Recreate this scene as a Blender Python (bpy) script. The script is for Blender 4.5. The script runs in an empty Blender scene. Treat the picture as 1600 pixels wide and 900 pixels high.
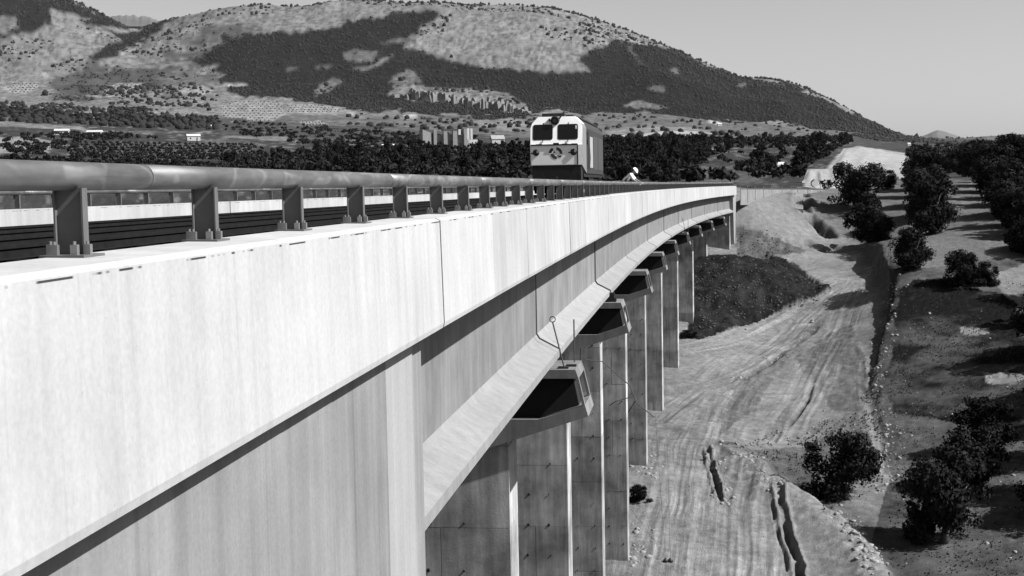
import bpy, bmesh, math, random
import numpy as np
from mathutils import Matrix, Vector
C = bpy.context.scene.collection
SC = bpy.context.scene
R = math.radians
rng = np.random.default_rng(7)
random.seed(7)

# ------------------------------------------------------------------ camera
F = 2200.0                                   # focal length in pixels of a 1600 px wide frame
YAW, PITCH, ROLL = 0.121596, 0.071742, 0.018326
cy, sy, cp, sp_, cr, sr = (math.cos(YAW), math.sin(YAW), math.cos(PITCH), math.sin(PITCH), math.cos(ROLL), math.sin(ROLL))
FWD = np.array([-sy*cp, cy*cp, -sp_]); _r = np.array([cy, sy, 0.0]); _u = np.cross(_r, FWD)
RIGHT = cr*_r - sr*_u; UP = sr*_r + cr*_u
cam = bpy.data.cameras.new('camera'); camo = bpy.data.objects.new('camera', cam); C.objects.link(camo)
cam.sensor_width = 36.0; cam.lens = 36.0*F/1600.0; cam.clip_start = 0.1; cam.clip_end = 60000
M = Matrix.Identity(4)
for i in range(3):
    M[i][0], M[i][1], M[i][2] = RIGHT[i], UP[i], -FWD[i]
camo.matrix_world = M
SC.camera = camo

# ------------------------------------------------------------------ sky, sun, exposure
SUN_EL, SUN_AZ = R(44.5), R(97.5)                # azimuth measured from +Y towards +X
w = bpy.data.worlds.new('World'); SC.world = w; w.use_nodes = True
nt = w.node_tree; bg = nt.nodes['Background']
sky = nt.nodes.new('ShaderNodeTexSky'); sky.sky_type = 'NISHITA'; sky.sun_disc = False
sky.sun_elevation = SUN_EL; sky.sun_rotation = SUN_AZ
bw = nt.nodes.new('ShaderNodeRGBToBW')
nt.links.new(sky.outputs[0], bw.inputs[0]); nt.links.new(bw.outputs[0], bg.inputs[0]); bg.inputs[1].default_value = 0.065
sl = bpy.data.lights.new('sun', 'SUN'); sl.energy = 5.0; sl.angle = R(0.5); sl.color = (1, 1, 1)
so = bpy.data.objects.new('sun', sl); C.objects.link(so)
sd = Vector((math.sin(SUN_AZ)*math.cos(SUN_EL), math.cos(SUN_AZ)*math.cos(SUN_EL), math.sin(SUN_EL)))
so.rotation_euler = sd.to_track_quat('Z', 'Y').to_euler(); so.location = (60, 20, 80)
SC.view_settings.view_transform = 'Standard'; SC.view_settings.look = 'None'
SC.view_settings.exposure = 0.9; SC.view_settings.gamma = 1.0
SC.cycles.max_bounces = 4; SC.cycles.diffuse_bounces = 3; SC.cycles.glossy_bounces = 2
SC.cycles.volume_bounces = 0
HAZE = 6.0e-6
GT = .80                                      # overall ground albedo

# ------------------------------------------------------------------ helpers
def tag(o, label=None, cat=None, group=None, kind=None):
    for k, v in (('label', label), ('category', cat), ('group', group), ('kind', kind)):
        if v: o[k] = v
    return o
def empty(name, loc=(0, 0, 0), rot=(0, 0, 0)):
    o = bpy.data.objects.new(name, None); C.objects.link(o); o.location = loc; o.rotation_euler = rot
    o.empty_display_size = 0.2
    return o
def link(name, me, parent=None, loc=None):
    o = bpy.data.objects.new(name, me); C.objects.link(o)
    if parent: o.parent = parent
    if loc is not None: o.location = loc
    return o
def mesh(name, v, f, mat, smooth=False):
    me = bpy.data.meshes.new(name); me.from_pydata([tuple(map(float, q)) for q in v], [], f)
    me.materials.append(mat)
    if smooth: me.polygons.foreach_set('use_smooth', [True]*len(me.polygons))
    me.update(); return me
def fast_mesh(name, V, Fq, mat, smooth=False):
    """V (n,3), Fq (m,k) numpy"""
    me = bpy.data.meshes.new(name); n, (m, k) = len(V), Fq.shape
    me.vertices.add(n); me.vertices.foreach_set('co', np.ascontiguousarray(V, dtype=np.float32).ravel())
    me.loops.add(m*k); me.loops.foreach_set('vertex_index', np.ascontiguousarray(Fq, dtype=np.int32).ravel())
    me.polygons.add(m); me.polygons.foreach_set('loop_start', np.arange(0, m*k, k, dtype=np.int32))
    me.polygons.foreach_set('loop_total', np.full(m, k, dtype=np.int32))
    if smooth: me.polygons.foreach_set('use_smooth', np.ones(m, dtype=bool))
    me.materials.append(mat); me.update(calc_edges=True); return me
class MB:
    def __init__(s): s.v = []; s.f = []
    def add(s, v, f):
        b = len(s.v); s.v += [tuple(q) for q in v]; s.f += [tuple(i+b for i in q) for q in f]; return s
    def box(s, x0, x1, y0, y1, z0, z1, T=None):
        v = [(x0,y0,z0),(x1,y0,z0),(x1,y1,z0),(x0,y1,z0),(x0,y0,z1),(x1,y0,z1),(x1,y1,z1),(x0,y1,z1)]
        if T: v = [T(*q) for q in v]
        return s.add(v, [(0,3,2,1),(4,5,6,7),(0,1,5,4),(1,2,6,5),(2,3,7,6),(3,0,4,7)])
    def hexa(s, v): return s.add(v, [(0,3,2,1),(4,5,6,7),(0,1,5,4),(1,2,6,5),(2,3,7,6),(3,0,4,7)])
    def tube(s, pts, rad, n=8, cap=True):
        pts = [np.array(p, float) for p in pts]; rad = rad if hasattr(rad, '__len__') else [rad]*len(pts)
        vs = []; fs = []
        for i, p in enumerate(pts):
            d = pts[min(i+1, len(pts)-1)]-pts[max(i-1, 0)]; d = d/(np.linalg.norm(d)+1e-9)
            a = np.cross(d, (0, 0, 1.0) if abs(d[2]) < .9 else (1.0, 0, 0)); a /= np.linalg.norm(a); b = np.cross(d, a)
            for k in range(n):
                t = 2*math.pi*k/n; vs.append(p+rad[i]*(math.cos(t)*a+math.sin(t)*b))
        for i in range(len(pts)-1):
            for k in range(n):
                fs.append((i*n+k, i*n+(k+1) % n, (i+1)*n+(k+1) % n, (i+1)*n+k))
        if cap:
            fs.append(tuple(range(n))[::-1]); fs.append(tuple((len(pts)-1)*n+k for k in range(n)))
        return s.add(vs, fs)
    def prism(s, poly, y0, y1, T=None):
        n = len(poly); v = [(x, y0, z) for x, z in poly]+[(x, y1, z) for x, z in poly]
        if T: v = [T(*q) for q in v]
        return s.add(v, [tuple(range(n))[::-1], tuple(range(n, 2*n))]+[(i, (i+1) % n, n+(i+1) % n, n+i) for i in range(n)])
    def me(s, name, mat, smooth=False): return mesh(name, s.v, s.f, mat, smooth)
    def obj(s, name, mat, parent=None, smooth=False): return link(name, s.me(name, mat, smooth), parent)
def fixn(me):
    bm = bmesh.new(); bm.from_mesh(me); bmesh.ops.recalc_face_normals(bm, faces=bm.faces); bm.to_mesh(me); bm.free(); return me

# value noise -----------------------------------------------------------
def _h(ix, iy, s):
    n = (ix.astype(np.int64)*374761393 + iy.astype(np.int64)*668265263 + s*974634777) & 0x7fffffff
    n = ((n ^ (n >> 13))*1274126177) & 0x7fffffff
    return ((n ^ (n >> 16)) & 0xffff)/65535.0
def vn(x, y, s=0):
    ix, iy = np.floor(x), np.floor(y); fx, fy = x-ix, y-iy
    fx = fx*fx*(3-2*fx); fy = fy*fy*(3-2*fy)
    a, b, c, d = _h(ix, iy, s), _h(ix+1, iy, s), _h(ix, iy+1, s), _h(ix+1, iy+1, s)
    return (a*(1-fx)+b*fx)*(1-fy)+(c*(1-fx)+d*fx)*fy
def fbm(x, y, o=4, s=0):
    t = 0; a = .5; n = 0
    for i in range(o):
        t = t+a*vn(x*2**i, y*2**i, s+i*17); n += a; a *= .5
    return t/n*2-1
def sm(a, b, x):
    t = np.clip((x-a)/(b-a), 0, 1); return t*t*(3-2*t)

# pixel <-> world ---------------------------------------------------------
def ray(px, py):
    return FWD + RIGHT*((px-800)/F) - UP*((py-450)/F)
def unproj(px, py, d): return ray(px, py)*d
def project(P):
    P = np.asarray(P, float); d = P@FWD; d = np.where(np.abs(d) < 1e-3, 1e-3, d)
    return 800+F*(P@RIGHT)/d, 450-F*(P@UP)/d, d

# ------------------------------------------------------------------ materials
def nodemat(name, rough=.85, spec=.2):
    m = bpy.data.materials.new(name); m.use_nodes = True; b = m.node_tree.nodes['Principled BSDF']
    b.inputs['Roughness'].default_value = rough; b.inputs['Specular IOR Level'].default_value = spec
    return m, m.node_tree.nodes, m.node_tree.links, b
def noise(N, L, vec, scale, detail=4, rough=.55):
    n = N.new('ShaderNodeTexNoise'); n.inputs['Scale'].default_value = scale; n.inputs['Detail'].default_value = detail
    n.inputs['Roughness'].default_value = rough
    if vec is not None: L.new(vec, n.inputs['Vector'])
    return n.outputs['Fac']
def mapr(N, L, x, a, b, c, d):
    n = N.new('ShaderNodeMapRange'); L.new(x, n.inputs[0])
    for i, q in enumerate((a, b, c, d)): n.inputs[i+1].default_value = q
    return n.outputs[0]
def mul(N, L, a, b, op='MULTIPLY'):
    n = N.new('ShaderNodeMath'); n.operation = op
    for i, q in enumerate((a, b)):
        if isinstance(q, (int, float)): n.inputs[i].default_value = q
        else: L.new(q, n.inputs[i])
    return n.outputs[0]
def scaled(N, L, vec, s):
    n = N.new('ShaderNodeVectorMath'); n.operation = 'MULTIPLY'; L.new(vec, n.inputs[0]); n.inputs[1].default_value = s
    return n.outputs[0]
def concrete(name, base, streak=.25, blotch=.25, sz=.22, dark=.35, bump=.15, stains=.0, orand=.08):
    m, N, L, b = nodemat(name, .95, .03)
    pos = N.new('ShaderNodeNewGeometry').outputs['Position']
    s1 = noise(N, L, scaled(N, L, pos, (3.2, 3.2, sz)), 1.0, 5)
    s2 = noise(N, L, scaled(N, L, pos, (9, 9, sz*2)), 1.0, 3)
    bl = noise(N, L, pos, .7, 6, .6)
    sp = noise(N, L, pos, 28, 3)
    v = mul(N, L, mapr(N, L, s1, .3, .7, 1-streak, 1+streak*.6), mapr(N, L, s2, .3, .7, 1-streak*.5, 1+streak*.3))
    v = mul(N, L, v, mapr(N, L, bl, .3, .7, 1-blotch, 1+blotch*.5))
    v = mul(N, L, v, mapr(N, L, sp, .3, .7, .93, 1.05))
    if stains:
        d1 = noise(N, L, scaled(N, L, pos, (2.2, 2.2, .11)), 1.0, 4, .7)
        v = mul(N, L, v, mapr(N, L, d1, .60, .70, 1.0, 1-stains))
    pit = N.new('ShaderNodeTexVoronoi'); pit.inputs['Scale'].default_value = 9; L.new(pos, pit.inputs['Vector'])
    v = mul(N, L, v, mapr(N, L, pit.outputs['Distance'], .03, .07, 1-dark, 1.0))
    oi = N.new('ShaderNodeObjectInfo').outputs['Random']
    v = mul(N, L, v, mapr(N, L, oi, 0, 1, 1-orand, 1+orand*.8))
    v = mul(N, L, v, base)
    L.new(v, b.inputs['Base Color'])
    bp = N.new('ShaderNodeBump'); bp.inputs['Strength'].default_value = bump; bp.inputs['Distance'].default_value = .02
    L.new(mul(N, L, sp, s1, 'ADD'), bp.inputs['Height']); L.new(bp.outputs[0], b.inputs['Normal'])
    return m
def plain(name, g, rough=.6, var=.15, scale=6, metal=0.0, bump=0.0, spec=.3):
    m, N, L, b = nodemat(name, rough, spec); b.inputs['Metallic'].default_value = metal
    tc = N.new('ShaderNodeTexCoord').outputs['Object']
    n = noise(N, L, tc, scale, 5)
    L.new(mul(N, L, mapr(N, L, n, .25, .75, 1-var, 1+var), g), b.inputs['Base Color'])
    if bump:
        bp = N.new('ShaderNodeBump'); bp.inputs['Strength'].default_value = bump; bp.inputs['Distance'].default_value = .05
        L.new(n, bp.inputs['Height']); L.new(bp.outputs[0], b.inputs['Normal'])
    return m
def foliage(name, g, var=.5):
    m, N, L, b = nodemat(name, .8, .04)
    pos = N.new('ShaderNodeNewGeometry').outputs['Position']
    n = noise(N, L, pos, 1.1, 3)
    oi = N.new('ShaderNodeObjectInfo').outputs['Random']
    isl = N.new('ShaderNodeNewGeometry').outputs['Random Per Island']
    v = mul(N, L, mapr(N, L, n, .3, .7, 1-var, 1+var), mapr(N, L, oi, 0, 1, .7, 1.3))
    v = mul(N, L, v, mapr(N, L, isl, 0, 1, .6, 1.5))
    L.new(mul(N, L, v, g), b.inputs['Base Color']); return m

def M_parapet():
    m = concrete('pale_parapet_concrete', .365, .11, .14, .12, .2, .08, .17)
    N, L = m.node_tree.nodes, m.node_tree.links; b = N['Principled BSDF']
    src = b.inputs['Base Color'].links[0].from_socket
    pos = N.new('ShaderNodeNewGeometry').outputs['Position']
    sep = N.new('ShaderNodeSeparateXYZ'); L.new(pos, sep.inputs[0])
    z = mul(N, L, sep.outputs[2], mul(N, L, sep.outputs[1], .000615), 'ADD')
    dist = mul(N, L, mul(N, L, z, .345, 'ADD'), 0, 'ADD'); ab = N.new('ShaderNodeMath'); ab.operation = 'ABSOLUTE'; L.new(dist, ab.inputs[0])
    line = mapr(N, L, ab.outputs[0], .004, .007, 1, 0)
    dash = mapr(N, L, noise(N, L, scaled(N, L, pos, (.0, 1.7, 0)), 1.0, 3, .7), .50, .54, 0, 1)
    k = mapr(N, L, mul(N, L, line, dash), 0, 1, 1, .12)  # broken dark line below the top edge paints a narrow ledge shadow
    L.new(mul(N, L, src, k), b.inputs['Base Color']); return m
MAT = dict(
    parapet=M_parapet(),
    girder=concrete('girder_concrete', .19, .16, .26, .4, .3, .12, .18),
    flange=concrete('flange_concrete', .235, .12, .1, 2.0, .3, .12),
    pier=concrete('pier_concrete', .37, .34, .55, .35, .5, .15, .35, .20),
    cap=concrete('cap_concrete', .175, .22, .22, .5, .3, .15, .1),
    wall=concrete('abutment_concrete', .205, .17, .22, .1, .35, .15, .25),
    wall2=concrete('abutment_pale_concrete', .28, .12, .08, .08, .25, .12, .1),
    pit=plain('cap_recess_shade', .012, .9, .2),  # near-black colour paints the deep shade inside the pier cap recesses
    deck=concrete('deck_concrete', .2, .1, .2, 1, .2, .1),
    galv=None, post=None,
    ballast=plain('dark_ballast', .004, 1.0, .5, 14, 0, 1.0, 0.0),
    railsteel=plain('rail_steel', .012, .8, .3, 6, 0, 0, .05),
    sleeper=concrete('sleeper_concrete', .012, .1, .2, 1, .2, .1),
    rebar=plain('rusty_rebar', .05, .8),
    white=plain('white_paint', .86, .45, .05, 3),
    lgrey=plain('pale_grey_paint', .3, .45, .06, 3),
    sgrey=plain('side_grey_paint', .03, .6, .1, 3), mgrey=plain('cab_side_shade_grey', .17, .5, .08, 3),
    dgrey=plain('dark_grey_paint', .05, .5, .15, 3),
    black=plain('black_paint', .012, .5, .2, 4),
    glass=plain('dark_glass', .006, .08, .1, 3, 0, 0, .5),
    steel=plain('bare_steel', .25, .45, .2, 8, .6),
    bark=plain('olive_bark', .06, .95, .4, 7, 0, .6),
    leaf=foliage('olive_foliage', .013), leaf2=foliage('dark_foliage', .010), leaf3=foliage('grove_foliage', .013),
    plaster=plain('white_plaster', .42, .9, .08, 1.5), plaster2=plain('grey_plaster', .24, .9, .2, 1.5),
    rtile=plain('roof_tile', .22, .9, .2, 4), stone=plain('pale_stone', .2, .95, .35, 3, 0, .8),
    dstone=plain('dark_stone', .045, .95, .4, 3, 0, .8), skin=plain('skin', .3, .6, .05), 
)
def galv():
    m, N, L, b = nodemat('galvanised_steel', .48, .4); b.inputs['Metallic'].default_value = .35
    pos = N.new('ShaderNodeNewGeometry').outputs['Position']
    a = noise(N, L, scaled(N, L, pos, (9, 1.2, 9)), 1.0, 6, .65); c = noise(N, L, pos, 2.2, 4); d = noise(N, L, scaled(N, L, pos, (30, 8, 30)), 1.0, 3)
    v = mul(N, L, mapr(N, L, a, .3, .75, .72, 1.25), mapr(N, L, c, .3, .7, .8, 1.15)); v = mul(N, L, v, mapr(N, L, d, .3, .7, .9, 1.1))
    wv = N.new('ShaderNodeTexWave'); wv.inputs['Scale'].default_value = .9; wv.inputs['Distortion'].default_value = 9; wv.inputs['Detail'].default_value = 3
    L.new(scaled(N, L, pos, (1.5, 1, 1.5)), wv.inputs['Vector'])
    v = mul(N, L, v, mapr(N, L, wv.outputs['Fac'], .93, 1.0, 1.0, 1.5))
    L.new(mul(N, L, v, .12), b.inputs['Base Color']); L.new(mapr(N, L, a, .3, .7, .42, .62), b.inputs['Roughness']); return m
MAT['galv'] = galv()
MAT['post'] = plain('post_steel', .12, .6, .25, 5, .3)

# ------------------------------------------------------------------ bridge axis
LAT, KK, CC, GR = 2.57525, 2.40535e-4, 5.0732e-6, -6.1534e-4
S1, DS = 30.409, 17.1114
SEND = S1+9*DS
_t = np.linspace(-60, 420, 4801); _psi = np.where(_t > 0, KK*_t+CC*_t*_t/2, 0); _psi = np.minimum(_psi, .30)
_dx = np.sin(_psi); _dy = np.cos(_psi); _st = _t[1]-_t[0]
_X = np.concatenate([[0], np.cumsum((_dx[1:]+_dx[:-1])/2*_st)]); _Y = np.concatenate([[0], np.cumsum((_dy[1:]+_dy[:-1])/2*_st)])
_i0 = np.searchsorted(_t, 0); _X -= _X[_i0]; _Y -= _Y[_i0]
def B(s, off, z):
    """point at chainage s, offset off from the right parapet's outer face (minus = left), height z"""
    ps = np.interp(s, _t, _psi); x = np.interp(s, _t, _X); y = np.interp(s, _t, _Y); o = off-LAT
    return (x+o*math.cos(ps), y-o*math.sin(ps), z+GR*s)
def heading(s): return float(np.interp(s, _t, _psi))
def sweep(mb, prof, s0, s1, n=2):
    """prof: closed (off,z) polygon, swept along the bridge"""
    k = len(prof); v = []
    for s in np.linspace(s0, s1, n+1): v += [B(s, o, z) for o, z in prof]
    f = [tuple(range(k)), tuple(n*k+i for i in range(k))[::-1]]
    for j in range(n):
        for i in range(k): f.append((j*k+i, (j+1)*k+i, (j+1)*k+(i+1) % k, j*k+(i+1) % k))
    return mb.add(v, f)
def swobj(name, prof, s0, s1, n, mat, parent, smooth=False):
    mb = MB(); sweep(mb, prof, s0, s1, n); me = mb.me(name, mat, smooth); fixn(me); return link(name, me, parent)
W = 14.0
def mirror(prof): return [(-W-o, z) for o, z in prof]

# ------------------------------------------------------------------ terrain
ctl = []
def cpt(px, py, d): ctl.append(tuple(unproj(px, py, d)))
for a in [(1000,880,82),(1000,728,99),(1030,640,116),(1060,572,133),(1086,520,146),(1150,900,81),(1150,800,90),(1150,700,105),(1150,605,127),
          (1150,548,141),(1250,520,148),(1250,645,119),(1300,440,167),(1330,402,178),(1350,386,183),(1270,470,158),
          (1165,303,187),(1250,303,200),(1230,345,188),(1300,388,184),(1165,345,185),(1150,398,184),(1205,392,181),(1280,400,178),
          (1104,409,163),(1150,403,162),(1190,399,161),(1235,420,159),(1283,455,156),(1100,525,146),(1180,505,151),(1240,487,154),
          (1292,372,188),(1275,340,196),(1310,312,214),(1345,325,200),(1345,378,180),(1400,375,166),(1400,330,190),(1420,297,228),
          (1500,375,164),(1500,322,194),(1500,293,238),(1590,400,156),(1590,330,186),(1590,293,238),(1660,330,186),(1660,400,156),(1660,600,112),(1660,850,84),
          (1402,430,150),(1500,450,146),(1590,450,145),(1402,500,137),(1500,500,137),(1402,620,118),(1500,620,115),(1590,620,112),(1402,720,103),(1500,720,100),
          (1590,720,98),(1400,850,87),(1500,880,84),(1590,880,83),(1300,900,81),(1300,800,92),(1300,700,109),(1310,620,122),
          (1342,470,151),(1350,560,131),(1300,520,147),(1200,303,215),(1200,300,235),(1060,300,235)]: cpt(*a)
ctl += [(-20,82,-22),(-20,100,-19.7),(-20,120,-18),(-20,150,-14.5),(-20,178,-9.2),(-20,200,-3),(-20,235,-1.5),(-45,82,-23),(-45,120,-19),(-45,160,-13),(-45,200,-6),(-45,235,-3),
        (-9,70,-23.5),(10,70,-24),(35,70,-25),(-45,70,-24),(-9,178,-9.2),(0,178,-9.3),(4,181,-9.2)]
ctl = np.array(ctl)
def tps_fit(P, z, lam=.5):
    n = len(P); d = np.hypot(P[:, None, 0]-P[None, :, 0], P[:, None, 1]-P[None, :, 1]); K = d*d*np.log(d+1e-9)
    A = np.zeros((n+3, n+3)); A[:n, :n] = K+lam*np.eye(n)*100; A[:n, n] = 1; A[:n, n+1:] = P; A[n, :n] = 1; A[n+1:, :n] = P.T
    return np.linalg.solve(A, np.concatenate([z, [0, 0, 0]]))
_w = tps_fit(ctl[:, :2], ctl[:, 2])
def tps(x, y):
    out = np.full(x.shape, _w[-3])+_w[-2]*x+_w[-1]*y
    for i, (a, b) in enumerate(ctl[:, :2]):
        d2 = (x-a)**2+(y-b)**2; out = out+_w[i]*.5*d2*np.log(d2+1e-12)
    return out
# polar grid: azimuths (fine inside the view, coarse all round) and rings
AZ = np.concatenate([np.linspace(-180, -45, 28)[:-1], np.linspace(-45, -32, 14)[:-1], np.arange(-31.5, 17.5, .062), np.linspace(18, 45, 20), np.linspace(50, 180, 27)])
AZ = R(1)*AZ
RR = np.concatenate([np.linspace(2, 66, 18), np.geomspace(68, 240, 430), np.geomspace(241.5, 900, 150)[1:], np.geomspace(905, 4700, 290), [5000, 5600, 6500, 9000, 14000, 30000]])
A2, R2 = np.meshgrid(AZ, RR, indexing='ij')
GX, GY = R2*np.sin(A2), R2*np.cos(A2)
# far profile: the image height of the ground at a few distances, by azimuth
colx = np.array([-300, 0, 200, 400, 600, 800, 1000, 1200, 1300, 1400, 1500, 1600, 1900.])
far_r = np.array([240, 350, 450, 600, 800, 1100, 1500, 2000, 2600, 3200, 3800, 4500.])
far_y = np.array([
 [298,286,274,258,240,217,192,168,150,124,80,0],
 [298,286,274,256,238,216,192,168,150,120,75,0],
 [296,286,275,257,239,218,194,170,150,120,85,0],
 [296,288,276,258,240,222,200,176,155,115,75,0],
 [294,286,272,252,236,218,200,180,158,112,65,0],
 [292,284,270,246,228,214,201,186,163,115,62,0],
 [291,283,263,238,222,214,208,198,176,132,92,0],
 [291,279,262,240,227,219,212,203,190,168,145,0],
 [289,275,256,237,229,223,217,210,203,191,177,0],
 [285,270,253,240,234,229,225,221,218,215.5,214,0],
 [283,268,251,240,235,231,228,226,224,222,221,0],
 [282,265,247,236,231,228,226,224,222.5,221.5,220.5,0],
 [282,262,245,236,231,228,226,224,222.5,221.5,220.5,0]], float)
ridge = np.array([(-300,-30),(0,-22),(80,-4),(115,0),(150,15),(175,30),(200,43),(216,46),(250,37),(285,28),(330,20),(400,13),(480,12),(510,7),(560,4),(600,4),(640,8),(680,6),(720,8),(800,8),
                  (850,12),(880,18),(920,28),(960,40),(1000,55),(1040,72),(1100,98),(1160,122),(1200,124),(1240,130),(1290,152),(1330,175),(1370,195),(1410,213),(1440,216),(1600,219),(1900,219)], float)
def tan_el(px, py):
    d = ray(px, py); return d[2]/math.hypot(d[0], d[1]), math.atan2(d[0], d[1])
_az_r = []; _te_r = []
for x, y in ridge:
    t, a = tan_el(x, y); _az_r.append(a); _te_r.append(t)
_tab = np.zeros((len(colx), len(far_r))); _azc = np.zeros(len(colx))
for i, x in enumerate(colx):
    ryd = np.interp(x, ridge[:, 0], ridge[:, 1])
    for j, rr_ in enumerate(far_r):
        y = ryd if j == len(far_r)-1 else far_y[i, j]
        t, a = tan_el(x, y); _tab[i, j] = t
        if j == 3: _azc[i] = a
def far_z(az, r):
    i = np.interp(az, _azc, np.arange(len(colx))); i0 = np.clip(np.floor(i).astype(int), 0, len(colx)-2); fi = i-i0; fi = fi*fi*(3-2*fi)
    lr = np.log(np.clip(r, 240, 4500)); j = np.interp(lr, np.log(far_r), np.arange(len(far_r))); j0 = np.clip(np.floor(j).astype(int), 0, len(far_r)-2); fj = j-j0
    te = (_tab[i0, j0]*(1-fi)+_tab[i0+1, j0]*fi)*(1-fj)+(_tab[i0, j0+1]*(1-fi)+_tab[i0+1, j0+1]*fi)*fj
    rt = np.interp(az, _az_r, _te_r); k = sm(3000, 4500, r)
    te = te*(1-k)+rt*k
    z = te*np.minimum(r, 4500)
    z = np.where(r > 4500, z*np.clip(1-(r-4500)/2500, -.3, 1), z)
    return z
near_mask = (R2 >= 60) & (R2 < 262) & (np.abs(A2) < R(60))
Z = far_z(A2, np.maximum(R2, 240))
zn = np.zeros_like(Z); zn[near_mask] = tps(GX[near_mask], GY[near_mask])
kb = sm(200, 255, R2)*1.0
side = sm(R(14), R(20), A2)                    # keep the fitted field only where it was fitted
Z = np.where(near_mask, zn*(1-kb)+Z*kb, Z)
# the bank the photographer stands on, and the unseen surroundings
zin = -1.65-.36*R2
edge = np.where(np.abs(A2) < R(60), np.interp(A2, AZ[np.abs(AZ) < R(60)], [zz for zz in tps(68*np.sin(AZ[np.abs(AZ) < R(60)]), 68*np.cos(AZ[np.abs(AZ) < R(60)]))]), -23)
Z = np.where(R2 < 68, zin*(1-sm(30, 68, R2))+edge*sm(30, 68, R2), Z)
out = sm(R(28), R(55), np.abs(A2+R(7)))
flat = np.interp(R2, [0, 60, 300, 1000, 4500, 30000], [-1.65, -23, -10, 10, 60, -40])
Z = np.where(R2 > 66, Z*(1-out)+flat*out, Z)
# mountain relief
mk = sm(2300, 3300, R2)*(1-sm(4300, 4500, R2)*.8)
Z = Z+mk*(fbm(GX/520, GY/520, 5, 3)*26+(1-np.abs(fbm(GX/300+7, GY/700, 3, 9)))*16-10)
Z = Z+sm(300, 600, R2)*(1-sm(2000, 2600, R2))*fbm(GX/90, GY/90, 3, 21)*1.2
def zsample(x, y):
    a = np.arctan2(x, y); r = np.hypot(x, y)
    i = np.interp(a, AZ, np.arange(len(AZ))); j = np.interp(r, RR, np.arange(len(RR)))
    i0 = np.clip(np.floor(i).astype(int), 0, len(AZ)-2); j0 = np.clip(np.floor(j).astype(int), 0, len(RR)-2); fi, fj = i-i0, j-j0
    return (Z[i0, j0]*(1-fi)+Z[i0+1, j0]*fi)*(1-fj)+(Z[i0, j0+1]*(1-fi)+Z[i0+1, j0+1]*fi)*fj
def ground_at(px, py, rmin=66.0):
    """first ground point seen along a line of sight (used to stand things on the terrain)"""
    d = ray(px, py); te = d[2]/math.hypot(d[0], d[1]); a = math.atan2(d[0], d[1])
    i = float(np.interp(a, AZ, np.arange(len(AZ)))); i0 = min(int(i), len(AZ)-2); fi = i-i0
    zz = Z[i0]*(1-fi)+Z[i0+1]*fi; e = zz/RR-te
    idx = np.where((e >= 0) & (RR >= rmin))[0]
    if len(idx) == 0: j = len(RR)-7; r = RR[j]
    else:
        j = idx[0]; r = RR[j]
        if j > 0 and e[j-1] < 0: t = -e[j-1]/(e[j]-e[j-1]); r = RR[j-1]+t*(RR[j]-RR[j-1])
    return np.array([r*math.sin(a), r*math.cos(a), r*te if len(idx) else float(np.interp(r, RR, zz))])
def px_poly(pts): return np.array([ground_at(*p)[:2] for p in pts])
def poly_dist(P, x, y):
    """distance, signed side (left +) and length along a polyline in plan"""
    best = np.full(x.shape, 1e9); sgn = np.zeros(x.shape); along = np.zeros(x.shape); acc = 0
    for a, b in zip(P[:-1], P[1:]):
        ab = b-a; l = np.hypot(*ab)+1e-9; t = np.clip(((x-a[0])*ab[0]+(y-a[1])*ab[1])/l/l, 0, 1)
        dx, dy = x-(a[0]+t*ab[0]), y-(a[1]+t*ab[1]); d = np.hypot(dx, dy); c = (ab[0]*dy-ab[1]*dx)/l
        m = d < best; best = np.where(m, d, best); sgn = np.where(m, np.sign(c), sgn); along = np.where(m, acc+t*l, along); acc += l
    return best, sgn, along
sel = (R2 > 66) & (R2 < 262) & (A2 > R(-12)) & (A2 < R(16.5))
nx, ny = GX[sel], GY[sel]; zs = Z[sel].copy()
PXn, PYn, _ = project(np.stack([nx, ny, zs], -1))          # where each ground point was surveyed in the photograph
flows = [(px_poly([(1052,960),(1060,900),(1075,800),(1088,700),(1122,620),(1182,560),(1250,500),(1310,450),(1345,412)]), 4.5),
         (px_poly([(1056,552),(1130,538),(1200,512),(1260,476),(1315,436)]), 2.6),
         (px_poly([(1215,690),(1245,640),(1272,590),(1295,545),(1322,490),(1345,440)]), 3.0),
         (px_poly([(1170,960),(1165,900),(1168,800),(1180,730)]), 3.0),
         (px_poly([(1030,660),(1090,610),(1180,575),(1260,520)]), 2.5),
         (px_poly([(1385,740),(1378,680),(1362,620),(1355,560)]), 1.6)]
streak = np.zeros_like(nx); fw = np.zeros_like(nx); FT = np.zeros_like(nx); FA = np.zeros_like(nx)
for q, (P, wd) in enumerate(flows):
    d, s, al = poly_dist(P, nx, ny); t = d*s; k = np.exp(-(d/wd)**2)
    t = t+.25*fbm(al*.12, t*.3, 2, 51+q)
    st = fbm(t*2.4+q*31, al*.05, 4, 40+q)+.6*fbm(t*6+q*11, al*.12, 2, 60+q)
    streak = streak*(1-k)+st*k; mx = k > fw; FT = np.where(mx, t+q*37, FT); FA = np.where(mx, al, FA); fw = np.maximum(fw, k)
tone = np.full(nx.shape, .17)
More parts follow.
